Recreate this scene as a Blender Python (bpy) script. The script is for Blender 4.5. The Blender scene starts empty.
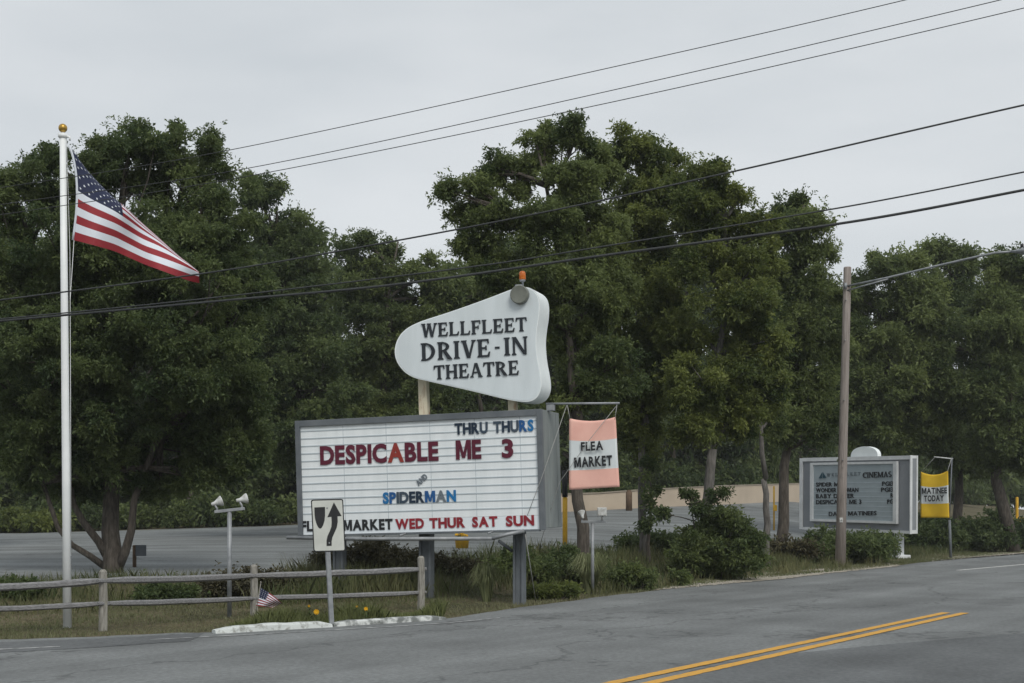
import bpy, bmesh, math, random
import numpy as np
from mathutils import Vector, Matrix

random.seed(7)
rng = np.random.default_rng(7)
S = bpy.context.scene
COL = S.collection

# ------------------------------------------------------------------ camera
F = 1422.0
HOR = 515.0
CAMH = 1.65
cd = bpy.data.cameras.new('camera')
cam = bpy.data.objects.new('camera', cd)
COL.objects.link(cam)
cam.location = (0, 0, CAMH)
cam.rotation_euler = (math.radians(90), 0, 0)
cd.sensor_width = 36.0
cd.lens = F / 1024 * 36
cd.shift_y = (HOR - 341.5) / 1024
cd.clip_start = 0.1
cd.clip_end = 6000
S.camera = cam

# ------------------------------------------------------------------ sky, sun, exposure
SUN_EL, SUN_AZ = math.radians(46), math.radians(158)   # azimuth from +Y, clockwise
W = bpy.data.worlds.new('World')
S.world = W
W.use_nodes = True
nt = W.node_tree
nt.nodes.clear()
out = nt.nodes.new('ShaderNodeOutputWorld')
bg = nt.nodes.new('ShaderNodeBackground')
sky = nt.nodes.new('ShaderNodeTexSky')
sky.sky_type = 'NISHITA'
sky.sun_disc = False
sky.sun_elevation = SUN_EL
sky.sun_rotation = SUN_AZ
tc = nt.nodes.new('ShaderNodeTexCoord')
mp = nt.nodes.new('ShaderNodeMapping')
mp.inputs['Scale'].default_value = (1.5, 1.5, 5.0)
nz = nt.nodes.new('ShaderNodeTexNoise')
nz.inputs['Scale'].default_value = 1.6
nz.inputs['Detail'].default_value = 5
nz.inputs['Roughness'].default_value = 0.5
cr = nt.nodes.new('ShaderNodeValToRGB')
cr.color_ramp.elements[0].position = 0.34
cr.color_ramp.elements[1].position = 0.66
cr.color_ramp.elements[0].color = (4.85, 5.17, 5.4, 1)
cr.color_ramp.elements[1].color = (6.15, 6.36, 6.5, 1)
mx = nt.nodes.new('ShaderNodeMixRGB')
mx.inputs[0].default_value = 0.93
nt.links.new(tc.outputs['Generated'], mp.inputs[0])
nt.links.new(mp.outputs[0], nz.inputs['Vector'])
nt.links.new(nz.outputs['Fac'], cr.inputs[0])
nt.links.new(sky.outputs[0], mx.inputs[1])
nt.links.new(cr.outputs[0], mx.inputs[2])
nt.links.new(mx.outputs[0], bg.inputs['Color'])
bg.inputs['Strength'].default_value = 0.1
nt.links.new(bg.outputs[0], out.inputs[0])

sl = bpy.data.lights.new('sun', 'SUN')
sl.energy = 1.5
sl.angle = math.radians(25)
sl.color = (1.0, 0.96, 0.88)
sun = bpy.data.objects.new('sun', sl)
COL.objects.link(sun)
sdir = Vector((math.sin(SUN_AZ) * math.cos(SUN_EL), math.cos(SUN_AZ) * math.cos(SUN_EL), math.sin(SUN_EL)))
sun.rotation_euler = sdir.to_track_quat('Z', 'Y').to_euler()
sun.location = (20, -20, 40)

S.view_settings.view_transform = 'Standard'
S.view_settings.look = 'None'
S.view_settings.exposure = 0.30
S.view_settings.gamma = 1.0
S.render.engine = 'CYCLES'
S.cycles.max_bounces = 8
S.cycles.diffuse_bounces = 6
S.cycles.transmission_bounces = 6
S.cycles.transparent_max_bounces = 4


# ------------------------------------------------------------------ materials
def mat(name, c1, c2=None, scale=4.0, rough=0.7, metal=0.0, bump=0.0, stretch=(1, 1, 1), detail=5, lo=0.35, hi=0.65,
        spec=0.4, fine=0.0):
    m = bpy.data.materials.new(name)
    m.use_nodes = True
    n, l = m.node_tree.nodes, m.node_tree.links
    p = n['Principled BSDF']
    p.inputs['Roughness'].default_value = rough
    p.inputs['Metallic'].default_value = metal
    p.inputs['Specular IOR Level'].default_value = spec
    if c2 is None:
        c2 = tuple(x * 0.8 for x in c1)
    t = n.new('ShaderNodeTexCoord')
    g = n.new('ShaderNodeMapping')
    g.inputs['Scale'].default_value = stretch
    z = n.new('ShaderNodeTexNoise')
    z.inputs['Scale'].default_value = scale
    z.inputs['Detail'].default_value = detail
    z.inputs['Roughness'].default_value = 0.6
    r = n.new('ShaderNodeValToRGB')
    r.color_ramp.elements[0].position = lo
    r.color_ramp.elements[1].position = hi
    r.color_ramp.elements[0].color = (*c1, 1)
    r.color_ramp.elements[1].color = (*c2, 1)
    l.new(t.outputs['Object'], g.inputs[0])
    l.new(g.outputs[0], z.inputs['Vector'])
    l.new(z.outputs['Fac'], r.inputs[0])
    l.new(r.outputs[0], p.inputs['Base Color'])
    if bump:
        b = n.new('ShaderNodeBump')
        b.inputs['Strength'].default_value = bump
        b.inputs['Distance'].default_value = 0.02
        l.new(z.outputs['Fac'], b.inputs['Height'])
        l.new(b.outputs[0], p.inputs['Normal'])
    return m


def leaf_mat(name, dark, light, trans=0.25):
    """leaf colour follows the point attribute 'tint' (each leaf's own hue)"""
    m = bpy.data.materials.new(name)
    m.use_nodes = True
    n, l = m.node_tree.nodes, m.node_tree.links
    p = n['Principled BSDF']
    p.inputs['Roughness'].default_value = 0.55
    p.inputs['Specular IOR Level'].default_value = 0.35
    a = n.new('ShaderNodeAttribute')
    a.attribute_name = 'tint'
    r = n.new('ShaderNodeValToRGB')
    r.color_ramp.elements[0].color = (*dark, 1)
    r.color_ramp.elements[1].color = (*light, 1)
    l.new(a.outputs['Fac'], r.inputs[0])
    l.new(r.outputs[0], p.inputs['Base Color'])
    tr = n.new('ShaderNodeBsdfTranslucent')
    l.new(r.outputs[0], tr.inputs['Color'])
    mxs = n.new('ShaderNodeMixShader')
    mxs.inputs[0].default_value = trans
    l.new(p.outputs[0], mxs.inputs[1])
    l.new(tr.outputs[0], mxs.inputs[2])
    l.new(mxs.outputs[0], n['Material Output'].inputs['Surface'])
    return m


def asphalt(name, base, streak=0.25, angle=0.0, cracks=True):
    m = bpy.data.materials.new(name)
    m.use_nodes = True
    n, l = m.node_tree.nodes, m.node_tree.links
    p = n['Principled BSDF']
    p.inputs['Roughness'].default_value = 0.85
    p.inputs['Specular IOR Level'].default_value = 0.3
    t = n.new('ShaderNodeTexCoord')
    g = n.new('ShaderNodeMapping')
    g.inputs['Rotation'].default_value = (0, 0, angle)
    l.new(t.outputs['Object'], g.inputs[0])
    g2 = n.new('ShaderNodeMapping')
    g2.inputs['Scale'].default_value = (0.06, 0.9, 1)
    l.new(g.outputs[0], g2.inputs[0])
    z1 = n.new('ShaderNodeTexNoise'); z1.inputs['Scale'].default_value = 1.0; z1.inputs['Detail'].default_value = 4
    l.new(g2.outputs[0], z1.inputs['Vector'])
    z2 = n.new('ShaderNodeTexNoise'); z2.inputs['Scale'].default_value = 16; z2.inputs['Detail'].default_value = 8; z2.inputs['Roughness'].default_value = 0.8
    l.new(g.outputs[0], z2.inputs['Vector'])
    z3 = n.new('ShaderNodeTexNoise'); z3.inputs['Scale'].default_value = 0.5; z3.inputs['Detail'].default_value = 6
    l.new(g.outputs[0], z3.inputs['Vector'])

    def ramp(src, a, b, p0=0.3, p1=0.7):
        r = n.new('ShaderNodeValToRGB')
        r.color_ramp.elements[0].position = p0
        r.color_ramp.elements[1].position = p1
        r.color_ramp.elements[0].color = (a, a, a, 1)
        r.color_ramp.elements[1].color = (b, b, b, 1)
        l.new(src, r.inputs[0])
        return r.outputs[0]

    def mul(a, b):
        x = n.new('ShaderNodeMixRGB'); x.blend_type = 'MULTIPLY'; x.inputs[0].default_value = 1
        l.new(a, x.inputs[1]); l.new(b, x.inputs[2])
        return x.outputs[0]
    c = n.new('ShaderNodeRGB'); c.outputs[0].default_value = (*base, 1)
    col = mul(c.outputs[0], ramp(z1.outputs['Fac'], 1 - streak, 1 + streak))
    col = mul(col, ramp(z2.outputs['Fac'], 0.62, 1.38))
    col = mul(col, ramp(z3.outputs['Fac'], 0.80, 1.16))
    if cracks:
        wv = n.new('ShaderNodeTexVoronoi'); wv.feature = 'DISTANCE_TO_EDGE'
        wv.inputs['Scale'].default_value = 0.22
        g3 = n.new('ShaderNodeMapping'); g3.inputs['Scale'].default_value = (0.5, 1.4, 1)
        zz = n.new('ShaderNodeTexNoise'); zz.inputs['Scale'].default_value = 1.3; zz.inputs['Detail'].default_value = 6
        ad = n.new('ShaderNodeVectorMath'); ad.operation = 'ADD'
        sc = n.new('ShaderNodeVectorMath'); sc.operation = 'SCALE'; sc.inputs['Scale'].default_value = 1.6
        l.new(g.outputs[0], g3.inputs[0]); l.new(g.outputs[0], zz.inputs['Vector'])
        l.new(zz.outputs['Color'], sc.inputs[0])
        l.new(g3.outputs[0], ad.inputs[0]); l.new(sc.outputs[0], ad.inputs[1])
        l.new(ad.outputs[0], wv.inputs['Vector'])
        col = mul(col, ramp(wv.outputs['Distance'], 0.62, 1.0, 0.002, 0.012))
    l.new(col, p.inputs['Base Color'])
    b = n.new('ShaderNodeBump'); b.inputs['Strength'].default_value = 0.25; b.inputs['Distance'].default_value = 0.01
    l.new(z2.outputs['Fac'], b.inputs['Height'])
    l.new(b.outputs[0], p.inputs['Normal'])
    return m


ROAD_ANG = -math.atan2(1.0, 0.6456)
M = {}
M['road'] = asphalt('road_asphalt', (0.160, 0.169, 0.171), 0.20, ROAD_ANG)
M['patch'] = asphalt('darker_asphalt', (0.110, 0.117, 0.121), 0.16, ROAD_ANG, False)
M['lot'] = asphalt('lot_asphalt', (0.172, 0.184, 0.186), 0.30, 0.0)
M['yellow_paint'] = mat('yellow_road_paint', (0.60, 0.32, 0.05), (0.33, 0.21, 0.07), 14, 0.75, lo=0.52, hi=0.75, detail=8)
M['white_paint'] = mat('worn_white_road_paint', (0.19, 0.2, 0.2), (0.5, 0.5, 0.5), 6, 0.8, lo=0.4, hi=0.62)
M['sand'] = mat('sand_gravel', (0.20, 0.17, 0.13), (0.40, 0.37, 0.31), 9, 0.95, bump=0.6, lo=0.3, hi=0.6)
M['stone'] = mat('pebble', (0.25, 0.23, 0.2), (0.4, 0.38, 0.34), 9, 0.9)
M['bark'] = mat('bark', (0.045, 0.038, 0.032), (0.11, 0.095, 0.08), 6, 0.95, bump=0.9, stretch=(3, 3, 0.6))
M['bark_grey'] = mat('grey_bark', (0.07, 0.066, 0.06), (0.16, 0.15, 0.14), 6, 0.95, bump=0.9, stretch=(3, 3, 0.6))
M['leaf'] = leaf_mat('leaf_green', (0.062, 0.095, 0.035), (0.225, 0.272, 0.092), 0.5)
M['leaf_dark'] = leaf_mat('leaf_dark_green', (0.054, 0.086, 0.034), (0.190, 0.238, 0.085), 0.5)
M['leaf_yellow'] = leaf_mat('leaf_yellow_green', (0.062, 0.096, 0.030), (0.255, 0.29, 0.078), 0.5)
M['leaf_brown'] = leaf_mat('leaf_brownish', (0.06, 0.055, 0.03), (0.14, 0.125, 0.06), 0.2)
M['grass'] = leaf_mat('verge_grass', (0.10, 0.125, 0.05), (0.215, 0.205, 0.12), 0.25)
M['tall_grass'] = leaf_mat('bank_grass', (0.07, 0.10, 0.035), (0.20, 0.19, 0.09), 0.3)
M['reed'] = leaf_mat('ornamental_grass', (0.13, 0.16, 0.065), (0.30, 0.32, 0.17), 0.3)
M['pole_white'] = mat('white_pole_paint', (0.82, 0.84, 0.85), (0.74, 0.77, 0.78), 3, 0.45)
M['gold'] = mat('gold_ball', (0.55, 0.36, 0.09), (0.45, 0.28, 0.06), 5, 0.35, 0.7)
M['metal'] = mat('galvanised_steel', (0.22, 0.235, 0.25), (0.33, 0.345, 0.36), 7, 0.55, 0.4)
M['dark_metal'] = mat('slate_grey_metal', (0.10, 0.115, 0.13), (0.14, 0.155, 0.17), 3, 0.6)
M['cab_side'] = mat('cabinet_grey', (0.17, 0.19, 0.19), (0.23, 0.255, 0.25), 1.6, 0.7, stretch=(2, 2, 0.5))
M['panel'] = mat('sign_panel_white', (0.81, 0.85, 0.875), (0.73, 0.775, 0.80), 1.0, 0.5, stretch=(5, 5, 0.6))
M['panel_low'] = mat('sign_strip_white', (0.78, 0.83, 0.87), (0.72, 0.78, 0.83), 1.5, 0.5)
M['track'] = mat('letter_track_grey', (0.40, 0.46, 0.50), (0.48, 0.54, 0.58), 3, 0.5)
M['pear'] = mat('sign_face_pale', (0.68, 0.74, 0.775), (0.61, 0.67, 0.70), 1.0, 0.5, stretch=(4, 4, 0.6))  # face toned down in colour so the side band looks more lit
M['pear_edge'] = mat('sign_edge_lit_white', (0.84, 0.89, 0.90), (0.74, 0.79, 0.80), 2.2, 0.5)  # white metal, lightened in colour for the light on the name sign's side
M['serif'] = mat('black_sign_letter', (0.012, 0.016, 0.022), (0.02, 0.026, 0.034), 4, 0.5)
M['rusty'] = mat('rusty_cream_post', (0.62, 0.56, 0.43), (0.28, 0.13, 0.05), 5, 0.85, stretch=(1.5, 1.5, 0.5), lo=0.5, hi=0.68)
M['wood_grey'] = mat('weathered_rail', (0.12, 0.12, 0.125), (0.27, 0.27, 0.275), 11, 0.9, bump=0.5, stretch=(1, 4, 8))
M['wood_post'] = mat('weathered_post', (0.17, 0.16, 0.14), (0.33, 0.32, 0.29), 8, 0.9, bump=0.5, stretch=(4, 4, 0.7))
M['pole_wood'] = mat('utility_pole_wood', (0.19, 0.162, 0.147), (0.32, 0.285, 0.265), 5, 0.9, bump=0.4, stretch=(6, 6, 0.25))
M['black'] = mat('black_paint', (0.012, 0.013, 0.015), (0.02, 0.02, 0.022), 5, 0.6)
M['sign_white'] = mat('reflective_sign_white', (0.56, 0.575, 0.54), (0.49, 0.505, 0.47), 5, 0.5)
M['maroon'] = mat('maroon_letter', (0.115, 0.008, 0.028), (0.085, 0.006, 0.022), 3, 0.4)
M['orange_red'] = mat('orange_red_letter', (0.30, 0.034, 0.02), (0.24, 0.026, 0.02), 3, 0.4)
M['navy'] = mat('navy_letter', (0.008, 0.02, 0.04), (0.012, 0.03, 0.06), 3, 0.4)
M['blue'] = mat('blue_letter', (0.012, 0.10, 0.30), (0.01, 0.07, 0.22), 3, 0.4)
M['bright_blue'] = mat('bright_blue_letter', (0.01, 0.17, 0.42), (0.01, 0.13, 0.33), 3, 0.4)
M['slate'] = mat('slate_letter', (0.035, 0.06, 0.09), (0.05, 0.07, 0.10), 3, 0.4)
M['grey_letter'] = mat('grey_letter', (0.16, 0.19, 0.22), (0.12, 0.145, 0.17), 3, 0.4)
M['strip_black'] = mat('strip_black_letter', (0.012, 0.013, 0.016), (0.018, 0.02, 0.024), 3, 0.5)
M['strip_red'] = mat('strip_red_letter', (0.28, 0.018, 0.03), (0.22, 0.014, 0.024), 3, 0.5)
M['lens_grey'] = mat('grey_lamp_lens', (0.14, 0.15, 0.13), (0.18, 0.19, 0.165), 8, 0.4)
M['amber'] = mat('amber_beacon', (0.55, 0.15, 0.02), (0.42, 0.10, 0.015), 6, 0.3)
M['coral'] = mat('coral_cloth', (0.86, 0.51, 0.43), (0.80, 0.44, 0.37), 2.0, 0.8)
M['cloth_white'] = mat('white_cloth', (0.70, 0.75, 0.76), (0.63, 0.68, 0.70), 2.0, 0.8)
M['yellow_cloth'] = mat('yellow_cloth', (0.76, 0.50, 0.03), (0.68, 0.43, 0.022), 2.0, 0.8)
M['flag_red'] = mat('flag_red', (0.27, 0.018, 0.026), (0.23, 0.015, 0.024), 2, 0.7)
M['flag_white'] = mat('flag_white', (0.66, 0.70, 0.76), (0.60, 0.64, 0.71), 2, 0.7)
M['flag_blue'] = mat('flag_blue', (0.010, 0.016, 0.050), (0.013, 0.020, 0.060), 2, 0.7)
M['kerb'] = mat('white_kerb_paint', (0.56, 0.59, 0.58), (0.24, 0.24, 0.22), 9, 0.85, bump=0.5, lo=0.5, hi=0.68)
M['kerb_worn'] = mat('worn_kerb_paint', (0.16, 0.17, 0.165), (0.58, 0.60, 0.59), 4, 0.85, bump=0.5, lo=0.44, hi=0.56)
M['wall'] = mat('beige_wall', (0.50, 0.42, 0.33), (0.43, 0.36, 0.285), 0.6, 0.9)
M['wall_cap'] = mat('wall_capping', (0.33, 0.29, 0.23), (0.26, 0.225, 0.18), 1, 0.9)
M['post_brown'] = mat('brown_post', (0.09, 0.06, 0.04), (0.15, 0.10, 0.065), 5, 0.9)
M['yellow_metal'] = mat('yellow_painted_steel', (0.62, 0.37, 0.02), (0.50, 0.28, 0.02), 6, 0.6)
M['petal'] = mat('yellow_petal', (0.80, 0.48, 0.01), (0.72, 0.38, 0.008), 20, 0.6)
M['white_metal'] = mat('white_lamp_housing', (0.62, 0.64, 0.64), (0.40, 0.40, 0.38), 14, 0.55)
M['cin_cab'] = mat('cinema_cabinet_grey', (0.24, 0.255, 0.275), (0.205, 0.22, 0.24), 1.2, 0.7)
M['cin_trim'] = mat('cinema_trim_white', (0.66, 0.68, 0.69), (0.54, 0.56, 0.57), 2.5, 0.6)
M['cin_panel'] = mat('cinema_letter_board', (0.33, 0.385, 0.415), (0.29, 0.34, 0.365), 2, 0.5)
M['cable'] = mat('black_cable', (0.03, 0.033, 0.036), (0.045, 0.048, 0.05), 5, 0.6)
M['rope'] = mat('grey_rope', (0.28, 0.29, 0.28), (0.36, 0.36, 0.35), 20, 0.9)
M['concrete'] = mat('concrete', (0.30, 0.29, 0.27), (0.22, 0.215, 0.2), 5, 0.9)
M['logo_teal'] = mat('dark_teal_logo', (0.02, 0.07, 0.10), (0.02, 0.06, 0.085), 5, 0.5)
M['faint_grey'] = mat('faded_grey_letter', (0.13, 0.16, 0.18), (0.16, 0.19, 0.21), 5, 0.5)


def ground_mat():
    m = bpy.data.materials.new('verge_soil_and_thatch')
    m.use_nodes = True
    n, l = m.node_tree.nodes, m.node_tree.links
    p = n['Principled BSDF']
    p.inputs['Roughness'].default_value = 0.95
    p.inputs['Specular IOR Level'].default_value = 0.15
    t = n.new('ShaderNodeTexCoord')
    a = n.new('ShaderNodeTexNoise'); a.inputs['Scale'].default_value = 0.7; a.inputs['Detail'].default_value = 8
    b = n.new('ShaderNodeTexNoise'); b.inputs['Scale'].default_value = 14; b.inputs['Detail'].default_value = 6
    l.new(t.outputs['Object'], a.inputs['Vector']); l.new(t.outputs['Object'], b.inputs['Vector'])
    r = n.new('ShaderNodeValToRGB')
    e = r.color_ramp.elements
    e[0].position = 0.3; e[0].color = (0.058, 0.058, 0.034, 1)
    e[1].position = 0.7; e[1].color = (0.135, 0.115, 0.08, 1)
    x = e.new(0.5); x.color = (0.10, 0.09, 0.055, 1)
    l.new(a.outputs['Fac'], r.inputs[0])
    r2 = n.new('ShaderNodeValToRGB')
    r2.color_ramp.elements[0].color = (0.55, 0.55, 0.55, 1); r2.color_ramp.elements[1].color = (1.4, 1.35, 1.25, 1)
    r2.color_ramp.elements[0].position = 0.3; r2.color_ramp.elements[1].position = 0.7
    l.new(b.outputs['Fac'], r2.inputs[0])
    mm = n.new('ShaderNodeMixRGB'); mm.blend_type = 'MULTIPLY'; mm.inputs[0].default_value = 1
    l.new(r.outputs[0], mm.inputs[1]); l.new(r2.outputs[0], mm.inputs[2])
    l.new(mm.outputs[0], p.inputs['Base Color'])
    bp = n.new('ShaderNodeBump'); bp.inputs['Strength'].default_value = 0.6; bp.inputs['Distance'].default_value = 0.05
    l.new(b.outputs['Fac'], bp.inputs['Height']); l.new(bp.outputs[0], p.inputs['Normal'])
    return m


M['ground'] = ground_mat()


# ------------------------------------------------------------------ mesh helpers
class MB:
    """collects vertices and faces in world coordinates; build() links them as ONE mesh object"""
    def __init__(self):
        self.v, self.f, self.mi, self.sm = [], [], [], []

    def add(self, verts, faces, mi=0, smooth=False):
        o = len(self.v)
        self.v += [tuple(p) for p in verts]
        for f in faces:
            self.f.append([i + o for i in f]); self.mi.append(mi); self.sm.append(smooth)
        return self

    def obox(self, c, ax, half, mi=0, bev=0.0):
        c = Vector(c)
        bm = bmesh.new()
        bmesh.ops.create_cube(bm, size=2)
        for v in bm.verts:
            v.co = Vector((v.co.x * half[0], v.co.y * half[1], v.co.z * half[2]))
        if bev:
            bmesh.ops.bevel(bm, geom=list(bm.edges), offset=bev, segments=2, affect='EDGES', profile=0.5)
        vs = [c + ax[0] * v.co.x + ax[1] * v.co.y + ax[2] * v.co.z for v in bm.verts]
        bm.verts.index_update()
        self.add(vs, [[v.index for v in f.verts] for f in bm.faces], mi)
        bm.free()
        return self

    def tube(self, pts, rad, seg=8, mi=0, cap=True, smooth=True):
        pts = [Vector(p) for p in pts]
        if not hasattr(rad, '__len__'):
            rad = [rad] * len(pts)
        vs, fs = [], []
        d0 = (pts[1] - pts[0]).normalized()
        ref = Vector((1, 0, 0)) if abs(d0.x) < 0.8 else Vector((0, 1, 0))
        a = d0.cross(ref).normalized()
        for i, p in enumerate(pts):
            d = (pts[min(i + 1, len(pts) - 1)] - pts[max(i - 1, 0)])
            d = d.normalized() if d.length > 1e-9 else d0
            a = (a - d * a.dot(d))
            a = a.normalized() if a.length > 1e-6 else d.orthogonal().normalized()
            b = d.cross(a)
            for k in range(seg):
                t = 2 * math.pi * k / seg
                vs.append(p + (a * math.cos(t) + b * math.sin(t)) * rad[i])
        for i in range(len(pts) - 1):
            for k in range(seg):
                k2 = (k + 1) % seg
                fs.append([i * seg + k, i * seg + k2, (i + 1) * seg + k2, (i + 1) * seg + k])
        if cap:
            fs.append(list(range(seg))[::-1])
            fs.append([(len(pts) - 1) * seg + k for k in range(seg)])
        return self.add(vs, fs, mi, smooth)

    def lathe(self, base, axis, prof, seg=16, mi=0):
        """prof: list of (radius, height along axis)"""
        axis = Vector(axis).normalized()
        pts = [Vector(base) + axis * h for r, h in prof]
        a = axis.orthogonal().normalized(); b = axis.cross(a)
        vs, fs = [], []
        for p, (r, h) in zip(pts, prof):
            for k in range(seg):
                t = 2 * math.pi * k / seg
                vs.append(p + (a * math.cos(t) + b * math.sin(t)) * max(r, 1e-4))
        for i in range(len(prof) - 1):
            for k in range(seg):
                k2 = (k + 1) % seg
                fs.append([i * seg + k, i * seg + k2, (i + 1) * seg + k2, (i + 1) * seg + k])
        fs.append(list(range(seg))[::-1]); fs.append([(len(prof) - 1) * seg + k for k in range(seg)])
        return self.add(vs, fs, mi, True)

    def prism(self, front, back, mi=0, mi_side=None):
        """two matching outlines joined by walls"""
        n = len(front)
        mi_side = mi if mi_side is None else mi_side
        o = len(self.v)
        self.v += [tuple(p) for p in front] + [tuple(p) for p in back]
        self.f.append([o + i for i in range(n)]); self.mi.append(mi); self.sm.append(False)
        self.f.append([o + n + i for i in range(n)][::-1]); self.mi.append(mi); self.sm.append(False)
        for i in range(n):
            j = (i + 1) % n
            self.f.append([o + i, o + n + i, o + n + j, o + j]); self.mi.append(mi_side); self.sm.append(False)
        return self

    def build(self, name, mats, parent=None, origin=None):
        if not isinstance(mats, (list, tuple)):
            mats = [mats]
        if parent is not None:
            r = parent
            while r.parent is not None:
                r = r.parent
            og = Vector(r.location)
        elif origin is not None:
            og = Vector(origin)
        else:
            a = np.array(self.v)
            og = Vector((float(a[:, 0].mean()), float(a[:, 1].mean()), float(a[:, 2].min())))
        me = bpy.data.meshes.new(name)
        me.from_pydata([(p[0] - og.x, p[1] - og.y, p[2] - og.z) for p in self.v], [], self.f)
        me.polygons.foreach_set('material_index', self.mi)
        me.polygons.foreach_set('use_smooth', self.sm)
        for m in mats:
            me.materials.append(m)
        bm = bmesh.new(); bm.from_mesh(me)
        bmesh.ops.recalc_face_normals(bm, faces=bm.faces)
        bm.to_mesh(me); bm.free()
        me.update()
        o = bpy.data.objects.new(name, me)
        COL.objects.link(o)
        if parent is not None:
            o.parent = parent
        else:
            o.location = og
        return o


AX = (Vector((1, 0, 0)), Vector((0, 1, 0)), Vector((0, 0, 1)))


def tag(o, label, cat, group=None):
    o['label'] = label
    o['category'] = cat
    if group:
        o['group'] = group
    return o


def thing(name, label, cat, loc, group=None):
    o = bpy.data.objects.new(name, None)
    o.empty_display_size = 0.3
    COL.objects.link(o)
    o.location = loc
    bpy.context.view_layer.update()
    return tag(o, label, cat, group)


def structure(o):
    o['kind'] = 'structure'
    return o


def copy_tree(root, loc, rz, sc, label, group):
    r = root.copy(); COL.objects.link(r)
    r.location = loc; r.rotation_euler = (0, 0, rz); r.scale = sc
    r['label'] = label; r['group'] = group
    for ch in list(root.children):
        c = ch.copy(); COL.objects.link(c); c.parent = r
    return r


# ------------------------------------------------------------------ where things stand
def P(px, py, D):
    return Vector(((px - 512) / F * D, D, CAMH - (py - HOR) / F * D))


def G0(px, py, z=0.0):
    D = F * (CAMH - z) / (py - HOR)
    return Vector(((px - 512) / F * D, D, z))


EDGE_PX = [(-420, 662), (-200, 650), (0, 641), (100, 637), (215, 632.5), (330, 626), (447, 619), (500, 611), (540, 605.5),
           (600, 597.5), (680, 588), (740, 581), (800, 575.5), (860, 570), (920, 563), (1024, 553)]
EDGE = [G0(*p) for p in EDGE_PX]
# the road runs on beyond both ends
e0, e1 = EDGE[0], EDGE[-1]
EDGE = [Vector((-60, 13.5, 0))] + EDGE + [e1 + Vector((0.6456, 1, 0)) * 60, e1 + Vector((0.6456, 1, 0)) * 700]
EX = np.array([p.x for p in EDGE]); EY = np.array([p.y for p in EDGE])


def yedge(X):
    return np.interp(X, EX, EY)


def yfar(X):
    return np.interp(X, [-60, -24, -12, 6.75, 17.6, 40, 200], [70, 70, 71, 78, 93, 140, 480])


def terrain(X, Y):
    X = np.asarray(X, float); Y = np.asarray(Y, float)
    ye = yedge(X); u = Y - ye
    t = np.clip((u - 0.5) / 11.5, 0, 1)
    z = 0.3 * t * t * (3 - 2 * t)
    yf = yfar(X)
    zf = np.interp(X, [-60, -24, -12, 6.75, 17.6, 40], [0.6, 0.72, 1.07, 1.98, 2.7, 2.9])
    v = np.clip((Y - (ye + 12)) / np.maximum(yf - (ye + 12), 12), 0, 1)
    z = z + v * (zf - 0.3)
    z = z + np.clip((Y - yf) / 60, 0, 1) * 1.2
    mound = np.exp(-((u - 8.0) / 2.4) ** 2) * np.clip((X + 5) / 4, 0, 1) * np.clip((13 - X) / 5, 0, 1)
    z = z + 0.30 * mound
    return np.where(u < 0.5, 0.0, z)


def tz(X, Y):
    return float(terrain(X, Y))


def at(px, D):
    X = (px - 512) / F * D
    return Vector((X, D, tz(X, D)))


def on_ground(px, py, d0=15, d1=120):
    """first point along the pixel's ray that meets the terrain"""
    D = np.linspace(d0, d1, 4000)
    X = (px - 512) / F * D
    z = CAMH - (py - HOR) / F * D
    k = np.argmax(z <= terrain(X, D))
    return Vector((X[k], D[k], tz(X[k], D[k])))


# ------------------------------------------------------------------ ground, road, parking lot
def grid_obj(name, xs, ys, zf, m):
    XX, YY = np.meshgrid(xs, ys)
    ZZ = zf(XX, YY)
    nx, ny = len(xs), len(ys)
    mb = MB()
    mb.v = list(map(tuple, np.stack([XX.ravel(), YY.ravel(), ZZ.ravel()], 1).tolist()))
    for j in range(ny - 1):
        for i in range(nx - 1):
            a = j * nx + i
            mb.f.append([a, a + 1, a + nx + 1, a + nx]); mb.mi.append(0); mb.sm.append(True)
    return mb.build(name, m, origin=(0, 0, 0))


xs = np.unique(np.concatenate([np.linspace(-2500, -100, 10), np.linspace(-100, -30, 36), np.linspace(-30, 40, 176), np.linspace(40, 110, 36), np.linspace(110, 2500, 10)]))
ys = np.unique(np.concatenate([np.linspace(-2500, -20, 8), np.linspace(-20, 14, 18), np.linspace(14, 90, 200), np.linspace(90, 200, 56), np.linspace(200, 3500, 12)]))


def ground_z(X, Y):
    z = terrain(X, Y)
    u = Y - yedge(X)
    bumpz = 0.025 * np.sin(X * 2.3 + Y) * np.sin(Y * 1.9 - X * 0.7) + 0.02 * np.sin(X * 5.1) * np.sin(Y * 4.3)
    z = z + np.where(u > 1.0, bumpz * np.clip((u - 1) / 2, 0, 1), 0)
    inlot = (u > 13) & (Y < yfar(X) - 1)
    return z - np.where(inlot, 0.12, 0.0)


structure(grid_obj('ground', xs, ys, ground_z, M['ground']))

# road: everything from the far edge to beyond the camera
mb = MB()
fine = []
for a, b in zip(EDGE[:-1], EDGE[1:]):
    n = 1 if (b - a).length > 40 else max(1, int((b - a).length / 0.25))
    for k in range(n):
        fine.append(a.lerp(b, k / n))
fine.append(EDGE[-1])
for p in fine:
    j = 0.0 if p.x < -12 or p.x > 40 else 0.05 * math.sin(p.x * 9.1) + 0.06 * math.sin(p.x * 3.7 + 1) + random.uniform(-0.03, 0.03)
    mb.v.append((p.x, p.y + j, 0.012))
    mb.v.append((p.x + 10.0, p.y - 15.5 if p.x < 30 else p.y - 24.0, 0.012))
for k in range(len(fine) - 1):
    mb.f.append([2 * k, 2 * k + 1, 2 * k + 3, 2 * k + 2]); mb.mi.append(0); mb.sm.append(False)
structure(mb.build('road', M['road'], origin=(0, 0, 0)))


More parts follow.
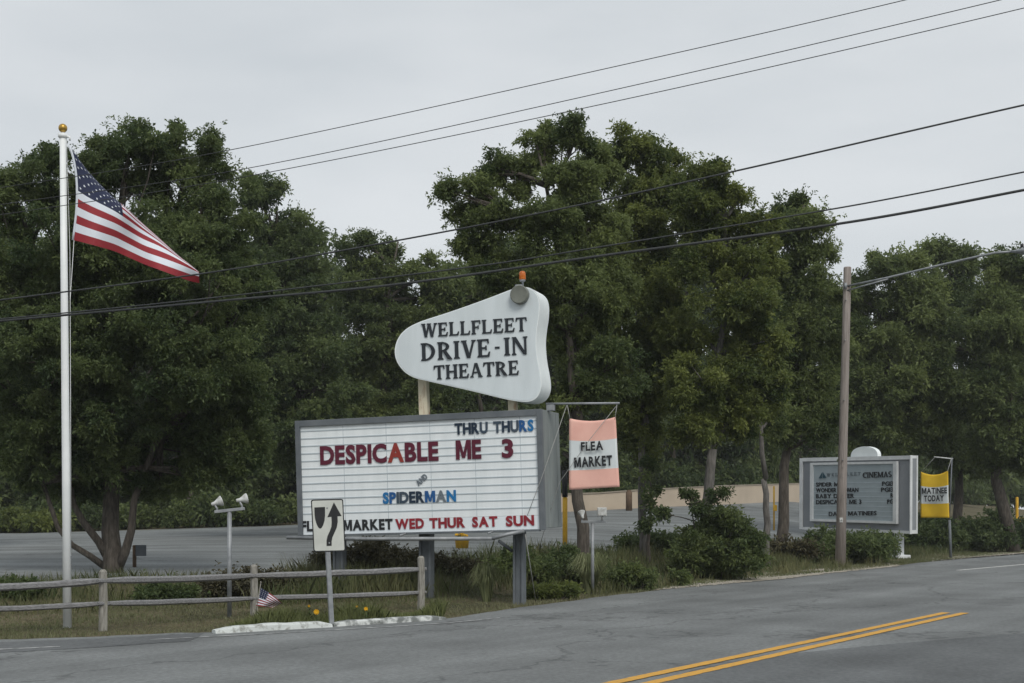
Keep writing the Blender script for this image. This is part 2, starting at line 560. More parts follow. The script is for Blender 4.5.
def sheet(name, poly, z, m, wob=0.0):
    mb = MB()
    pts = []
    for a, b in zip(poly, poly[1:] + poly[:1]):
        a, b = Vector(a), Vector(b)
        n = max(1, int((b - a).length / 0.12)) if wob else 1
        for k in range(n):
            p = a.lerp(b, k / n)
            if wob:
                p = p + Vector((random.uniform(-wob, wob), random.uniform(-wob, wob), 0))
            pts.append((p.x, p.y, z))
    mb.add(pts, [list(range(len(pts)))])
    return structure(mb.build(name, m, origin=(0, 0, 0)))


# darker patch of asphalt in the near lane
sheet('asphalt_patch', [G0(560, 720), G0(690, 672), G0(766, 657), G0(880, 646), G0(1040, 633), G0(1180, 626), G0(1400, 720)], 0.016, M['patch'], 0.02)
# darker apron at the driveway mouth
sheet('driveway_apron', [G0(-300, 659), G0(0, 643.5), G0(100, 639.5), G0(205, 634), G0(190, 642), G0(90, 649), G0(-40, 656), G0(-320, 672)], 0.016, M['patch'], 0.03)

# double yellow line
d = Vector((0.6456, 1, 0)).normalized()
nrm = Vector((-d.y, d.x, 0))


def stripe(name, p0, p1, w, m, wob=0.01, z=0.020):
    t = (p1 - p0).normalized(); q = Vector((-t.y, t.x, 0)) * w / 2
    return sheet(name, [p0 - q, p1 - q, p1 + q, p0 + q], z, m, wob)


ya0, ya1 = G0(639, 679), G0(946, 613.6)
dy = (ya1 - ya0).normalized()
stripe('yellow_centre_line', ya0 - dy * 14, ya1, 0.15, M['yellow_paint'], 0.006)
yb0, yb1 = G0(671, 681), G0(965, 613.9)
stripe('yellow_centre_line', yb0 - dy * 14, yb1, 0.15, M['yellow_paint'], 0.006)
# white edge lines
stripe('white_edge_line', G0(958, 570.9), G0(1060, 561.6), 0.15, mat('white_road_paint', (0.62, 0.62, 0.6), (0.42, 0.42, 0.41), 9, 0.8, lo=0.45, hi=0.7), 0.012)
ql = [G0(-30, 652), G0(60, 648)]
stripe('white_edge_line', ql[0], ql[1], 0.09, M['white_paint'], 0.015)
mb = MB()
pl = [G0(*p) for p in [(150, 641), (220, 637.5), (300, 633), (380, 628.5), (450, 624), (500, 619)]]
for k, p in enumerate(pl):
    mb.v.append((p.x, p.y - 0.035, 0.020)); mb.v.append((p.x, p.y + 0.035, 0.020))
for k in range(len(pl) - 1):
    mb.f.append([2 * k, 2 * k + 2, 2 * k + 3, 2 * k + 1]); mb.mi.append(0); mb.sm.append(False)
structure(mb.build('white_edge_line', M['white_paint'], origin=(0, 0, 0)))

# parking lot following the rise of the land
lx = np.concatenate([np.linspace(-75, -30, 16), np.linspace(-29, 23, 66)])
mb = MB()
NV = 26
for x in lx:
    y0 = yedge(x) + 11.6 + 0.25 * math.sin(x * 1.3); y1 = float(yfar(x))
    for k in range(NV):
        y = y0 + (y1 - y0) * k / (NV - 1)
        mb.v.append((float(x), float(y), tz(x, y) + 0.03))
for i in range(len(lx) - 1):
    for k in range(NV - 1):
        a = i * NV + k
        mb.f.append([a, a + NV, a + NV + 1, a + 1]); mb.mi.append(0); mb.sm.append(True)
structure(mb.build('parking_lot', M['lot'], origin=(0, 0, 0)))

# sandy shoulder on the right
sandpx = [(650, 591.5), (700, 587), (740, 583.5), (790, 579), (830, 574), (868, 570), (900, 566.5), (890, 563.5), (850, 565), (800, 568.5), (760, 572.5), (720, 578), (680, 585)]
sheet('sandy_shoulder', [G0(*p) for p in sandpx], 0.024, M['sand'], 0.10)
sheet('sandy_shoulder', [G0(*p) for p in [(930, 561.8), (975, 558), (1030, 553.6), (1080, 549.8), (1080, 548), (1020, 551), (960, 556.5)]], 0.03, M['sand'], 0.10)
mb = MB()
for k in range(420):
    px = random.choice([random.uniform(660, 890), random.uniform(930, 1040)])
    t = (px - 660) / 230
    p = G0(px, (590.5 - 24 * t if px < 900 else 561.5 - 10 * (px - 930) / 110) + random.uniform(-2.5, 1.5))
    r = random.uniform(0.008, 0.03)
    mb.lathe((p.x, p.y, 0.02), (0, 0, 1), [(r * 0.7, 0), (r, r * 0.5), (r * 0.5, r * 1.1)], 5)
o = mb.build('gravel', M['stone'], origin=(0, 0, 0)); o['kind'] = 'stuff'


# ------------------------------------------------------------------ foliage
def quick_mesh(name, co, nper, mats, tint=None, smooth=False):
    """co: (n*nper,3) array, one face per nper vertices"""
    me = bpy.data.meshes.new(name)
    n = len(co) // nper
    me.vertices.add(len(co)); me.loops.add(len(co)); me.polygons.add(n)
    me.vertices.foreach_set('co', np.ascontiguousarray(co, np.float32).ravel())
    me.loops.foreach_set('vertex_index', np.arange(len(co), dtype=np.int32))
    me.polygons.foreach_set('loop_start', np.arange(0, len(co), nper, dtype=np.int32))
    me.update(calc_edges=True)
    if tint is not None:
        at_ = me.attributes.new('tint', 'FLOAT', 'POINT')
        at_.data.foreach_set('value', np.repeat(np.clip(tint, 0, 1), nper).astype(np.float32))
    for m in mats:
        me.materials.append(m)
    return me


def unit(a):
    return a / np.maximum(np.linalg.norm(a, axis=1, keepdims=True), 1e-9)


def rand_dirs(n):
    return unit(rng.normal(size=(n, 3)))


def leaves_for_puffs(C, R, tint, leaf, sprays, per, flat=0.8, wid=0.4):
    """leaf quads round each puff: sprays sit on the puff's skin and fan outwards"""
    N = len(C)
    d = rand_dirs(N * sprays)
    d[:, 2] = d[:, 2] * 0.9 + 0.16
    d = unit(d)
    Ck = np.repeat(C, sprays, 0); Rk = np.repeat(R, sprays)
    rad = (0.15 + 0.85 * rng.random(N * sprays) ** 0.7) * rng.normal(1, 0.22, N * sprays)
    rad = np.where(rng.random(N * sprays) < 0.16, rad * rng.uniform(1.15, 1.7, N * sprays), rad)
    pos = Ck + d * (Rk * rad)[:, None] * np.array([1, 1, flat])
    pd = unit(d + np.array([0, 0, 0.35]) + 0.5 * rng.normal(size=d.shape))
    tk = np.repeat(tint, sprays) + rng.normal(0, 0.10, N * sprays)
    n = len(pos) * per
    b = np.repeat(pos, per, 0)
    dr = unit(np.repeat(pd, per, 0) + 0.95 * rng.normal(size=(n, 3)))
    b = b + rng.normal(size=(n, 3)) * leaf * 0.35
    L = leaf * rng.uniform(0.65, 1.25, n)
    side = unit(np.cross(dr, rng.normal(size=(n, 3)) + np.array([0, 0, 1.0])))
    nn = np.cross(side, dr)
    tip = b + dr * L[:, None] - np.array([0, 0, 1]) * (0.18 * L)[:, None]
    mid = b + dr * (0.5 * L)[:, None] + nn * (0.06 * L)[:, None]
    w = (wid * 0.5 * L)[:, None]
    co = np.stack([b, mid + side * w, tip, mid - side * w], 1).reshape(-1, 3)
    return co, np.repeat(tk, per) + rng.normal(0, 0.09, n)


def lobe_puffs(c, r, rp, dens=1.0):
    """puff centres in an ellipsoid, mostly near its skin"""
    area = 4 * math.pi * ((r[0] * r[1]) ** 1.6 / 3 + (r[0] * r[2]) ** 1.6 / 3 + (r[1] * r[2]) ** 1.6 / 3) ** (1 / 1.6)
    n = max(4, int(dens * 0.72 * area / (math.pi * rp * rp)))
    d = rand_dirs(n)
    rad = np.where(rng.random(n) < 0.75, rng.uniform(0.70, 1.15, n), rng.uniform(0.2, 0.75, n))
    C = np.array(c) + d * rad[:, None] * np.maximum(np.array(r) - rp * 0.6, rp * 0.3)
    return C, rp * rng.uniform(0.45, 1.35, n)


def bent(a, b, n=5, amp=0.06):
    a, b = Vector(a), Vector(b)
    L = (b - a).length
    o = Vector((random.uniform(-1, 1), random.uniform(-1, 1), random.uniform(-0.3, 0.6))) * amp * L
    return [a.lerp(b, k / n) + o * math.sin(math.pi * k / n) + Vector((random.uniform(-1, 1), random.uniform(-1, 1), 0)) * 0.015 * L for k in range(n + 1)]


def tree(name, label, base, D, lobes, leafm, barkm, group='trees round the drive-in', r0=0.16, stems=None, dens=1.0,
         tint0=0.45, leafpx=4.1, puffpx=13.0, sprays=80, per=8, depth=1.0, fork=0.45, cat='tree'):
    """lobes: (px, py, rx_px, ry_px, depth offset m); builds thing > trunk, crown"""
    s = D / F
    root = thing(name, label, cat, base, group)
    Cs, Rs, Ts, cents = [], [], [], []
    rp = puffpx * s
    for lb in lobes:
        px, py, rx, ry = lb[:4]
        dd = lb[4] if len(lb) > 4 else random.uniform(-0.6, 0.6)
        c = P(px, py, D + dd)
        r = (rx * s, depth * 0.5 * (rx + ry) * s, ry * s)
        C, R = lobe_puffs(c, r, rp, dens)
        Cs.append(C); Rs.append(R); cents.append((c, C))
        Ts.append(tint0 + rng.normal(0, 0.09) + rng.normal(0, 0.19, len(C)))
    C = np.concatenate(Cs); R = np.concatenate(Rs); T = np.concatenate(Ts)
    co, tn = leaves_for_puffs(C, R, T, leafpx * s, sprays, per)
    lo = np.array(root.location)
    me = quick_mesh('crown', co - lo, 4, [leafm], tn)
    o = bpy.data.objects.new('crown', me); COL.objects.link(o); o.parent = root
    # trunk, limbs and twigs in one mesh
    tb = MB()
    allc = sum((c for c, _ in cents), Vector()) / len(cents)
    lowest = min(c.z for c, _ in cents)
    top = max(c.z for c, _ in cents)
    b0 = Vector(base)
    if stems:
        starts = []
        for (pts, rr) in stems:
            pts = [Vector(p) for p in pts]
            tb.tube(pts, np.linspace(rr, rr * 0.55, len(pts)).tolist(), 9, cap=True)
            starts.append(pts[-1])
    else:
        fk = b0.lerp(Vector((allc.x, allc.y, allc.z)), fork)
        fk.x = b0.x + (allc.x - b0.x) * 0.25; fk.y = b0.y + (allc.y - b0.y) * 0.25
        pts = bent(b0 - Vector((0, 0, 0.15)), fk, 6, 0.03)
        rad = [r0 * (1.45 if k == 0 else 1.0 - 0.3 * k / 6) for k in range(7)]
        tb.tube(pts, rad, 10)
        t2 = Vector((allc.x, allc.y, top))
        pts2 = bent(fk, t2, 6, 0.05)
        tb.tube(pts2, np.linspace(r0 * 0.7, r0 * 0.15, 7).tolist(), 8)
        starts = [fk] + pts2[1:-1]
    for c, CC in cents:
        st = min(starts, key=lambda p: (p - c).length + (3 if p.z > c.z else 0))
        bp = bent(st, c, 5, 0.08)
        tb.tube(bp, np.linspace(r0 * 0.42, r0 * 0.12, 6).tolist(), 6)
        k = min(len(CC), 9)
        for i in rng.choice(len(CC), k, replace=False):
            q = bp[random.choice([2, 3, 4, 5])]
            tb.tube(bent(q, Vector(CC[i]), 3, 0.08), [r0 * 0.13, r0 * 0.09, r0 * 0.06, r0 * 0.03], 4)
    tb.build('trunk', barkm, root)
    return root


def shrub(name, label, px, D, wpx, hpx, leafm, group='shrubs along the verge', tint0=0.4, leafpx=4.5, puffpx=9, nl=3, per=6, sprays=40, dens=1.1, cat='shrub', lift=0.0):
    s = D / F
    b = at(px, D)
    root = thing(name, label, cat, b, group)
    Cs, Rs, Ts = [], [], []
    tb = MB()
    for k in range(nl):
        t = 0 if nl == 1 else (k / (nl - 1) - 0.5)
        hh = hpx * random.uniform(0.75, 1.0) * (1 - 0.5 * abs(t))
        c = b + Vector((t * wpx * 0.62 * s, random.uniform(-0.2, 0.2) * wpx * s, (0.5 * hh + lift) * s))
        r = (max(wpx * (0.5 / max(nl, 1) + 0.14), 6) * s, 0.4 * wpx * s, 0.5 * hh * s)
        C, R = lobe_puffs(c, r, puffpx * s, dens)
        C[:, 2] = np.maximum(C[:, 2], b.z + 0.3 * puffpx * s)
        Cs.append(C); Rs.append(R); Ts.append(tint0 + rng.normal(0, 0.06) + rng.normal(0, 0.12, len(C)))
        for i in rng.choice(len(C), min(7, len(C)), replace=False):
            tb.tube(bent(b + Vector((t * 0.3 * wpx * s, 0, -0.05)), Vector(C[i]), 4, 0.1), np.linspace(0.02, 0.005, 5).tolist(), 5)
    co, tn = leaves_for_puffs(np.concatenate(Cs), np.concatenate(Rs), np.concatenate(Ts), leafpx * s, sprays, per)
    keep = co.reshape(-1, 4, 3)[:, :, 2].min(1) > b.z - 0.05
    co = co.reshape(-1, 4, 3)[keep].reshape(-1, 3); tn = tn[keep]
    me = quick_mesh('foliage', co - np.array(b), 4, [leafm], tn)
    o = bpy.data.objects.new('foliage', me); COL.objects.link(o); o.parent = root
    tb.build('stem', M['bark'], root)
    return root


def blades(pts, h, w, tint, lean=0.35, segs=1):
    n = len(pts)
    a = rng.uniform(0, 2 * math.pi, n)
    sd = np.stack([np.cos(a), np.sin(a), np.zeros(n)], 1) * (w / 2)
    ld = rng.normal(size=(n, 3)) * lean
    ld[:, 2] = 1
    ld = unit(ld)
    tip = pts + ld * np.asarray(h)[:, None]
    mid = pts + ld * (np.asarray(h) * 0.5)[:, None] * np.array([0.7, 0.7, 1.1])
    co = np.stack([pts - sd, pts + sd, mid + sd * 0.7, tip, mid - sd * 0.7], 1).reshape(-1, 3)
    return co, tint


def grass_patch(name, X, U, h, m, tint, w=0.012):
    Y = yedge(X) + U
    pts = np.stack([X, Y, ground_z(X, Y) - 0.01], 1)
    co, t = blades(pts, h, w, tint)
    me = quick_mesh(name, co, 5, [m], t)
    o = bpy.data.objects.new(name, me); COL.objects.link(o)
    o['kind'] = 'stuff'
    return o


def clumpy(X, Y, s=1.0):
    return 0.5 + 0.25 * np.sin(X * 1.7 * s + 1.3 * np.sin(Y * 1.1 * s)) + 0.25 * np.sin(Y * 2.3 * s + 1.7 * np.sin(X * 0.9 * s))


# short verge grass by the fence and along the road to the right
n = 70000
X = rng.uniform(-16, 3.5, n); U = rng.uniform(0.02, 6.5, n)
grass_patch('verge_grass', X, U, rng.uniform(0.02, 0.06, n) * (0.6 + clumpy(X, U)), M['grass'], 0.25 + 0.5 * clumpy(X, U, 0.7) + rng.normal(0, 0.15, n), 0.014)
n = 60000
X = rng.uniform(2.5, 34, n); U = 0.05 + rng.random(n) ** 1.3 * 7
grass_patch('verge_grass', X, U, rng.uniform(0.03, 0.09, n) * (0.6 + clumpy(X, U)), M['grass'], 0.1 + 0.45 * clumpy(X, U, 0.7) + rng.normal(0, 0.15, n), 0.02)
# tall grass and weeds on the bank below the big sign
n = 52000
X = rng.uniform(-10.5, 9, n); U = rng.uniform(4.2, 12.2, n)
keep = rng.random(n) < np.clip(clumpy(X, U, 0.8) * np.where(X < -5, 0.55, 1.0), 0, 1)
X, U = X[keep], U[keep]
grass_patch('bank_grass', X, U, rng.uniform(0.18, 0.60, len(X)) * (0.5 + 0.8 * clumpy(X, U, 0.8)) * np.where(X < -4.5, 0.55, 1.0), M['tall_grass'], 0.1 + 0.6 * clumpy(X, U, 1.4) + rng.normal(0, 0.15, len(X)), 0.014)
# weeds on the kerb island
n = 9000
t = rng.random(n) * 0.97
kp0, kp1 = G0(222, 632), G0(447, 619)
X = kp0.x + (kp1.x - kp0.x) * t
U = rng.uniform(0.28, 1.5, n)
grass_patch('island_weeds', X, U, 0.05 + rng.uniform(0.03, 0.36, n) * np.clip(clumpy(X * 3, U, 1.0), 0.1, 1) ** 1.3, leaf_mat('weed_green', (0.085, 0.11, 0.035), (0.21, 0.23, 0.09), 0.25), rng.random(n), 0.012)
n = 7000
X = rng.uniform(1.5, 12, n); U = 0.3 + rng.random(n) * 4.5
keep = clumpy(X * 1.6, U, 1.2) > 0.55
X, U = X[keep], U[keep]
grass_patch('verge_weeds', X, U, rng.uniform(0.12, 0.45, len(X)), M['tall_grass'], 0.35 + 0.5 * clumpy(X, U) + rng.normal(0, 0.15, len(X)), 0.014)
# undergrowth grass beneath the right hand trees
n = 16000
X = rng.uniform(3, 26, n); U = rng.uniform(3.5, 12, n)
grass_patch('bank_grass', X, U, rng.uniform(0.12, 0.4, n), M['tall_grass'], 0.05 + 0.5 * clumpy(X, U) + rng.normal(0, 0.12, n), 0.02)

#TREES#
G1 = 'trees round the drive-in'
GB = 'trees in the dark row beyond the parking lot'
# big oak at the left with several stems
D = 31.5
b = at(112, D)
stems = [([P(112, 585, D), P(113, 560, D), P(110, 530, D + .1), P(112, 480, D + .3), P(108, 400, D + .5)], 0.25),
         ([P(104, 566, D), P(90, 556, D - .2), P(72, 545, D - .4), P(58, 528, D - .6), P(42, 480, D - .6)], 0.08),
         ([P(108, 558, D), P(99, 542, D - .1), P(84, 523, D - .2), P(74, 505, D - .2), P(60, 440, D)], 0.10),
         ([P(117, 570, D), P(125, 552, D - .1), P(131, 531, D - .2), P(134, 500, D - .2), P(160, 430, D)], 0.115)]
tree('oak_tree', 'big many-stemmed dark green tree behind the white flagpole', b, D,
     [(128, 162, 50, 40), (75, 178, 55, 48), (185, 172, 60, 46), (215, 215, 52, 48), (20, 205, 48, 45), (100, 250, 80, 55, -1.5), (180, 270, 75, 55, -1),
      (30, 290, 65, 55, -.5), (235, 300, 50, 52), (70, 350, 75, 55, -1.5), (160, 360, 80, 55, -1.6), (215, 380, 60, 50), (15, 400, 60, 55), (95, 430, 80, 45, -1), (175, 440, 70, 40), (235, 440, 45, 42), (40, 462, 60, 32), (130, 474, 60, 26), (75, 488, 42, 18), (165, 486, 42, 18), (210, 470, 40, 24)],
     M['leaf_dark'], M['bark'], G1, 0.3, stems, 0.9, 0.42)
tree('oak_tree', 'tall rounded tree behind the big many-stemmed one, left of the sign', at(318, 52), 52,
     [(262, 205, 30, 38), (285, 255, 42, 45), (250, 275, 45, 50), (305, 310, 38, 45), (275, 350, 60, 50), (320, 385, 45, 45), (290, 430, 65, 45), (250, 400, 45, 50)],
     M['leaf_dark'], M['bark'], G1, 0.24, None, 0.9, 0.35)
tree('oak_tree', 'dark tree at the left frame edge, behind the flagpole tree', at(-45, 46), 46,
     [(-60, 190, 55, 45), (-20, 240, 50, 50), (-70, 300, 60, 55), (-20, 340, 50, 55), (-30, 420, 60, 50)],
     M['leaf_dark'], M['bark'], G1, 0.24, None, 0.8, 0.35)
tree('oak_tree', 'lower green tree between the flag and the theatre name sign', at(375, 58), 58,
     [(372, 275, 36, 26), (352, 300, 38, 34), (400, 305, 42, 36), (430, 275, 34, 30), (375, 345, 52, 42), (430, 345, 48, 45), (350, 400, 55, 45), (410, 415, 60, 45), (345, 252, 16, 16), (365, 240, 12, 8), (388, 255, 14, 12), (455, 300, 34, 30), (450, 335, 36, 34), (480, 300, 30, 30)],
     M['leaf'], M['bark'], G1, 0.22, None, 0.85, 0.4)
tree('oak_tree', 'tallest tree, open crowned, rising behind the theatre name sign', at(588, 34), 34,
     [(452, 190, 15, 14), (476, 188, 13, 14), (463, 215, 16, 14), (497, 168, 24, 22), (480, 205, 22, 20), (545, 144, 26, 22), (576, 134, 25, 22), (520, 178, 30, 26), (470, 242, 26, 22), (500, 225, 34, 28),
      (565, 180, 34, 28), (545, 225, 38, 32, -.8), (500, 270, 40, 28), (590, 230, 40, 36), (560, 280, 48, 36, -.8), (605, 290, 40, 38), (575, 335, 42, 34), (592, 172, 30, 28), (575, 205, 30, 28), (610, 370, 36, 32), (520, 310, 38, 30), (565, 395, 36, 28)],
     M['leaf'], M['bark'], G1, 0.17, None, 0.85, 0.47, puffpx=12)
tree('oak_tree', 'tall tree just right of the coral banner', at(643, 39), 39,
     [(630, 140, 26, 22), (606, 160, 26, 24), (652, 205, 34, 30), (690, 225, 26, 26), (655, 165, 30, 28), (678, 195, 26, 26), (635, 205, 38, 34), (670, 245, 38, 32), (625, 265, 38, 32), (655, 300, 42, 34, -.7), (625, 340, 40, 36), (670, 350, 38, 34), (645, 395, 44, 34), (640, 440, 30, 26)],
     M['leaf_yellow'], M['bark_grey'], G1, 0.13, None, 0.85, 0.46, puffpx=12)
tree('oak_tree', 'yellowish leafy tree with a pale trunk above the largest verge shrub', at(706, 37), 37,
     [(718, 174, 24, 22), (738, 196, 20, 16), (695, 190, 26, 24), (703, 210, 30, 28), (765, 225, 22, 22), (730, 235, 36, 30), (758, 262, 30, 26), (700, 265, 38, 32), (735, 300, 44, 34, -.7), (695, 330, 40, 32), (745, 350, 42, 34), (705, 385, 46, 32, -.7), (765, 395, 32, 30), (725, 425, 42, 28), (690, 430, 32, 26)],
     M['leaf_yellow'], M['bark_grey'], G1, 0.17, None, 0.85, 0.48, puffpx=12)
tree('oak_tree', 'tree with the darker trunk just left of the cinema board', at(782, 46), 46,
     [(795, 208, 26, 16), (818, 222, 20, 18), (785, 232, 30, 22), (812, 250, 28, 22), (775, 275, 36, 30), (815, 290, 36, 32), (790, 325, 42, 34), (825, 345, 32, 34), (780, 375, 42, 34), (815, 400, 36, 32), (785, 430, 36, 26), (820, 432, 22, 20)],
     M['leaf'], M['bark'], G1, 0.2, None, 0.85, 0.42)
tree('oak_tree', 'slim tree with a thin grey trunk left of the darker trunked one', at(766, 43), 43,
     [(760, 330, 26, 28), (755, 375, 30, 28), (770, 415, 24, 26)],
     M['leaf'], M['bark_grey'], G1, 0.12, None, 0.8, 0.4)
tree('oak_tree', 'broad tree rising over the grey cinema board', at(872, 62), 62,
     [(885, 268, 26, 24), (905, 262, 22, 18), (868, 300, 34, 32), (905, 305, 36, 32), (850, 350, 34, 36), (890, 355, 44, 36, -1), (925, 350, 34, 36), (865, 405, 42, 34), (910, 410, 40, 34), (880, 440, 40, 24), (845, 320, 26, 30), (925, 320, 36, 34), (935, 390, 34, 32), (850, 385, 30, 30)],
     M['leaf'], M['bark'], G1, 0.26, None, 0.9, 0.44)
tree('oak_tree', 'tree above the yellow banner with drooping low branches', at(958, 70), 70,
     [(937, 255, 28, 16), (955, 268, 28, 22), (930, 290, 28, 28), (970, 305, 38, 34), (945, 345, 42, 36, -1), (980, 365, 40, 38), (950, 405, 42, 36), (985, 425, 38, 32), (925, 440, 30, 24), (955, 455, 30, 20), (990, 330, 34, 34), (1000, 395, 36, 34), (965, 445, 36, 24), (985, 465, 30, 18)],
     M['leaf_dark'], M['bark'], G1, 0.26, None, 0.9, 0.44)
bt = at(1010, 62)
tree('oak_tree', 'rightmost tree with a leaning trunk, past the yellow banner', bt, 62,
     [(1000, 272, 30, 22), (1030, 285, 34, 26), (1010, 320, 40, 34), (1045, 350, 44, 40), (1005, 375, 36, 34), (1030, 415, 44, 36), (1000, 445, 34, 26), (1045, 460, 34, 26), (985, 300, 30, 30), (980, 400, 34, 32), (1020, 460, 34, 24), (985, 452, 26, 20), (1003, 395, 30, 34, -1.6), (1008, 440, 30, 28, -1.4), (1004, 335, 30, 30, -1.4)],
     M['leaf'], M['bark'], G1, 0.26, [([bt + Vector((0.2, 0, -.1)), P(1003, 505, 62), P(996, 480, 62), P(1000, 420, 62), P(1010, 330, 62)], 0.3)], 0.9, 0.40)

# the row beyond the lot: four different trees, copied
GBL = 'tall leafy tree in the dark row beyond the parking lot'
protos = []
for k in range(4):
    D = 80.0
    px0 = 512
    b = Vector((0, D, 0))
    lob = []
    for j in range(16):
        a = j / 16
        py = 290 + 232 * a
        wd = 70 * math.sin(math.pi * min(0.5, 0.18 + 0.7 * a)) + 6
        lob.append((px0 + random.uniform(-wd, wd), py, random.uniform(26, 40), random.uniform(24, 34), random.uniform(-2, 2)))
    protos.append(tree('broadleaf_tree', GBL, b, D, lob, M['leaf_dark'], M['bark'], GB, 0.25, None, 0.8, 0.3 + 0.1 * (k % 2), leafpx=6.5, puffpx=16, sprays=44, per=6))
first = [True] * 4
k = 0
for row, (off, step, smin, smax) in enumerate([(7, 62, 0.85, 1.05), (20, 70, 1.1, 1.3)]):
    px = -190 + row * 30
    while px < 1240:
        D = 72 + off
        for _ in range(8):
            X = (px - 512) / F * D
            D = float(yfar(X)) + off
        D += random.uniform(-2, 2)
        p = at(px, D)
        sc = random.uniform(smin, smax)
        if row == 1 and (280 < px < 480 or px > 800):
            sc = random.uniform(0.80, 0.92)
        i = k % 4
        rz = random.uniform(-0.5, 0.5) + (math.pi if random.random() < 0.5 else 0)
        if first[i]:
            first[i] = False
            r = protos[i]; r.location = p; r.rotation_euler = (0, 0, rz); r.scale = (sc, sc, sc)
        else:
            copy_tree(protos[i], p, rz, (sc, sc, sc), GBL, GB)
        k += 1
        px += step * random.uniform(0.85, 1.15)

# undergrowth along the far edge of the lot
GU = 'bushes along the far edge of the parking lot'
GUL = 'low bush in the undergrowth beyond the parking lot'
up = []
for k in range(3):
    s_ = shrub('bush', GUL, 512, 70, 62, 34, [M['leaf_dark'], M['leaf'], M['leaf_dark']][k], GU, 0.3, 5, 11, 3, 6, 34, 1.0, 'bush')
    up.append(s_)
k = 0
used = [False] * 3
for px in range(-60, 1100, 36):
    D = 74.0
    for _ in range(8):
        D = float(yfar((px - 512) / F * D)) + 2.6
    p = at(px + random.uniform(-8, 8), D + random.uniform(0, 1.5))
    sc = random.uniform(0.8, 1.15) * (D / 74)
    i = random.randrange(3)
    if not used[i]:
        used[i] = True
        r = up[i]; r.location = p; r.scale = (sc, sc, sc)
    else:
        copy_tree(up[i], p, random.uniform(0, 6.28), (sc, sc, sc * random.uniform(0.8, 1.3)), GUL, GU)
for px in range(-90, 1120, 44):
    D = 74.0
    for _ in range(8):
        D = float(yfar((px - 512) / F * D)) + 9
    p = at(px + random.uniform(-9, 9), D + random.uniform(0, 2.5))
    sc = random.uniform(1.3, 1.6) * (D / 74)
    copy_tree(up[random.randrange(3)], p, random.uniform(0, 6.28), (sc, sc, sc * random.uniform(1.7, 2.2)), 'tall dark bush in the thicket behind the parking lot', 'tall bushes in the thicket behind the parking lot')
shrub('bush', 'bright green low bush at the far left edge of the parking lot', 22, 71.5, 90, 26, M['leaf_yellow'], GU, 0.45, 5, 10, 4, 6, 36, 1.1, 'bush')

# shrubs on the near side
shrub('shrub', 'dark low shrub behind the fence, left of the flagpole', 10, 25, 60, 24, M['leaf_dark'], tint0=0.3)
shrub('shrub', 'dark low shrub behind the fence, right of the many-stemmed tree', 165, 24.6, 62, 26, M['leaf_dark'], tint0=0.3)
shrub('shrub', 'dark shrub behind the fence, under the left floodlights', 250, 26, 84, 32, M['leaf_brown'], tint0=0.1, nl=3)
shrub('shrub', 'brownish twiggy shrub under the left end of the marquee', 366, 29, 100, 46, M['leaf_brown'], tint0=0.4, nl=4, sprays=26)
shrub('shrub', 'greenish brown low shrub between the middle and right marquee posts', 442, 29.5, 60, 24, M['leaf_brown'], tint0=0.2, nl=3, sprays=26)
shrub('shrub', 'dull green shrub just left of the right marquee post', 515, 30.5, 70, 38, M['leaf'], tint0=0.3, nl=3)
shrub('shrub', 'yellow-green low shrub at the foot of the right marquee post', 552, 27.6, 46, 24, M['leaf_yellow'], tint0=0.6, nl=3)
shrub('shrub', 'dark shrub behind the yellow-green one, under the cabinet side', 565, 32, 70, 44, M['leaf_dark'], tint0=0.35)
shrub('shrub', 'round dark shrub right of the fountain of pale grass', 632, 31, 46, 36, M['leaf'], tint0=0.4)
shrub('shrub', 'smallest round shrub at the road edge', 680, 32.8, 24, 20, M['leaf'], tint0=0.4, nl=1)
shrub('shrub', 'largest dark shrub, head high, below the pale trunked tree', 716, 36, 84, 82, M['leaf'], tint0=0.38, nl=4, sprays=44)
shrub('shrub', 'dark shrub tucked between the trunks behind the coral banner stand', 655, 41, 70, 30, M['leaf_dark'], tint0=0.3)
shrub('shrub', 'dark spreading shrub in front of the cinema board', 846, 47.5, 100, 40, M['leaf_dark'], tint0=0.4, nl=4)
shrub('shrub', 'brownish weedy shrub at the foot of the darker trunk', 788, 46, 50, 26, M['leaf_brown'], tint0=0.35)
shrub('shrub', 'dark shrub below the yellow banner', 935, 61, 60, 34, M['leaf_dark'], tint0=0.3)
shrub('shrub', 'dark shrub right of the yellow banner post', 982, 62, 70, 40, M['leaf_dark'], tint0=0.3)
tree('sapling', 'thin leafy sapling standing in front of the beige wall', at(700, 36), 36,
     [(688, 500, 12, 12), (715, 495, 14, 12), (662, 515, 8, 8), (702, 515, 16, 12)],
     M['leaf_dark'], M['bark'], 'saplings', 0.04, None, 0.5, 0.35, leafpx=4.5, puffpx=7, sprays=26, per=6)
tree('sapling', 'ivy-clad slim sapling just right of the coral banner', at(649, 38.5), 38.5,
     [(647, 470, 7, 16), (650, 500, 7, 14), (645, 525, 7, 12), (655, 490, 7, 6)],
     M['leaf_dark'], M['bark'], 'saplings', 0.07, None, 0.5, 0.35, leafpx=4.5, puffpx=6, sprays=20, per=6)


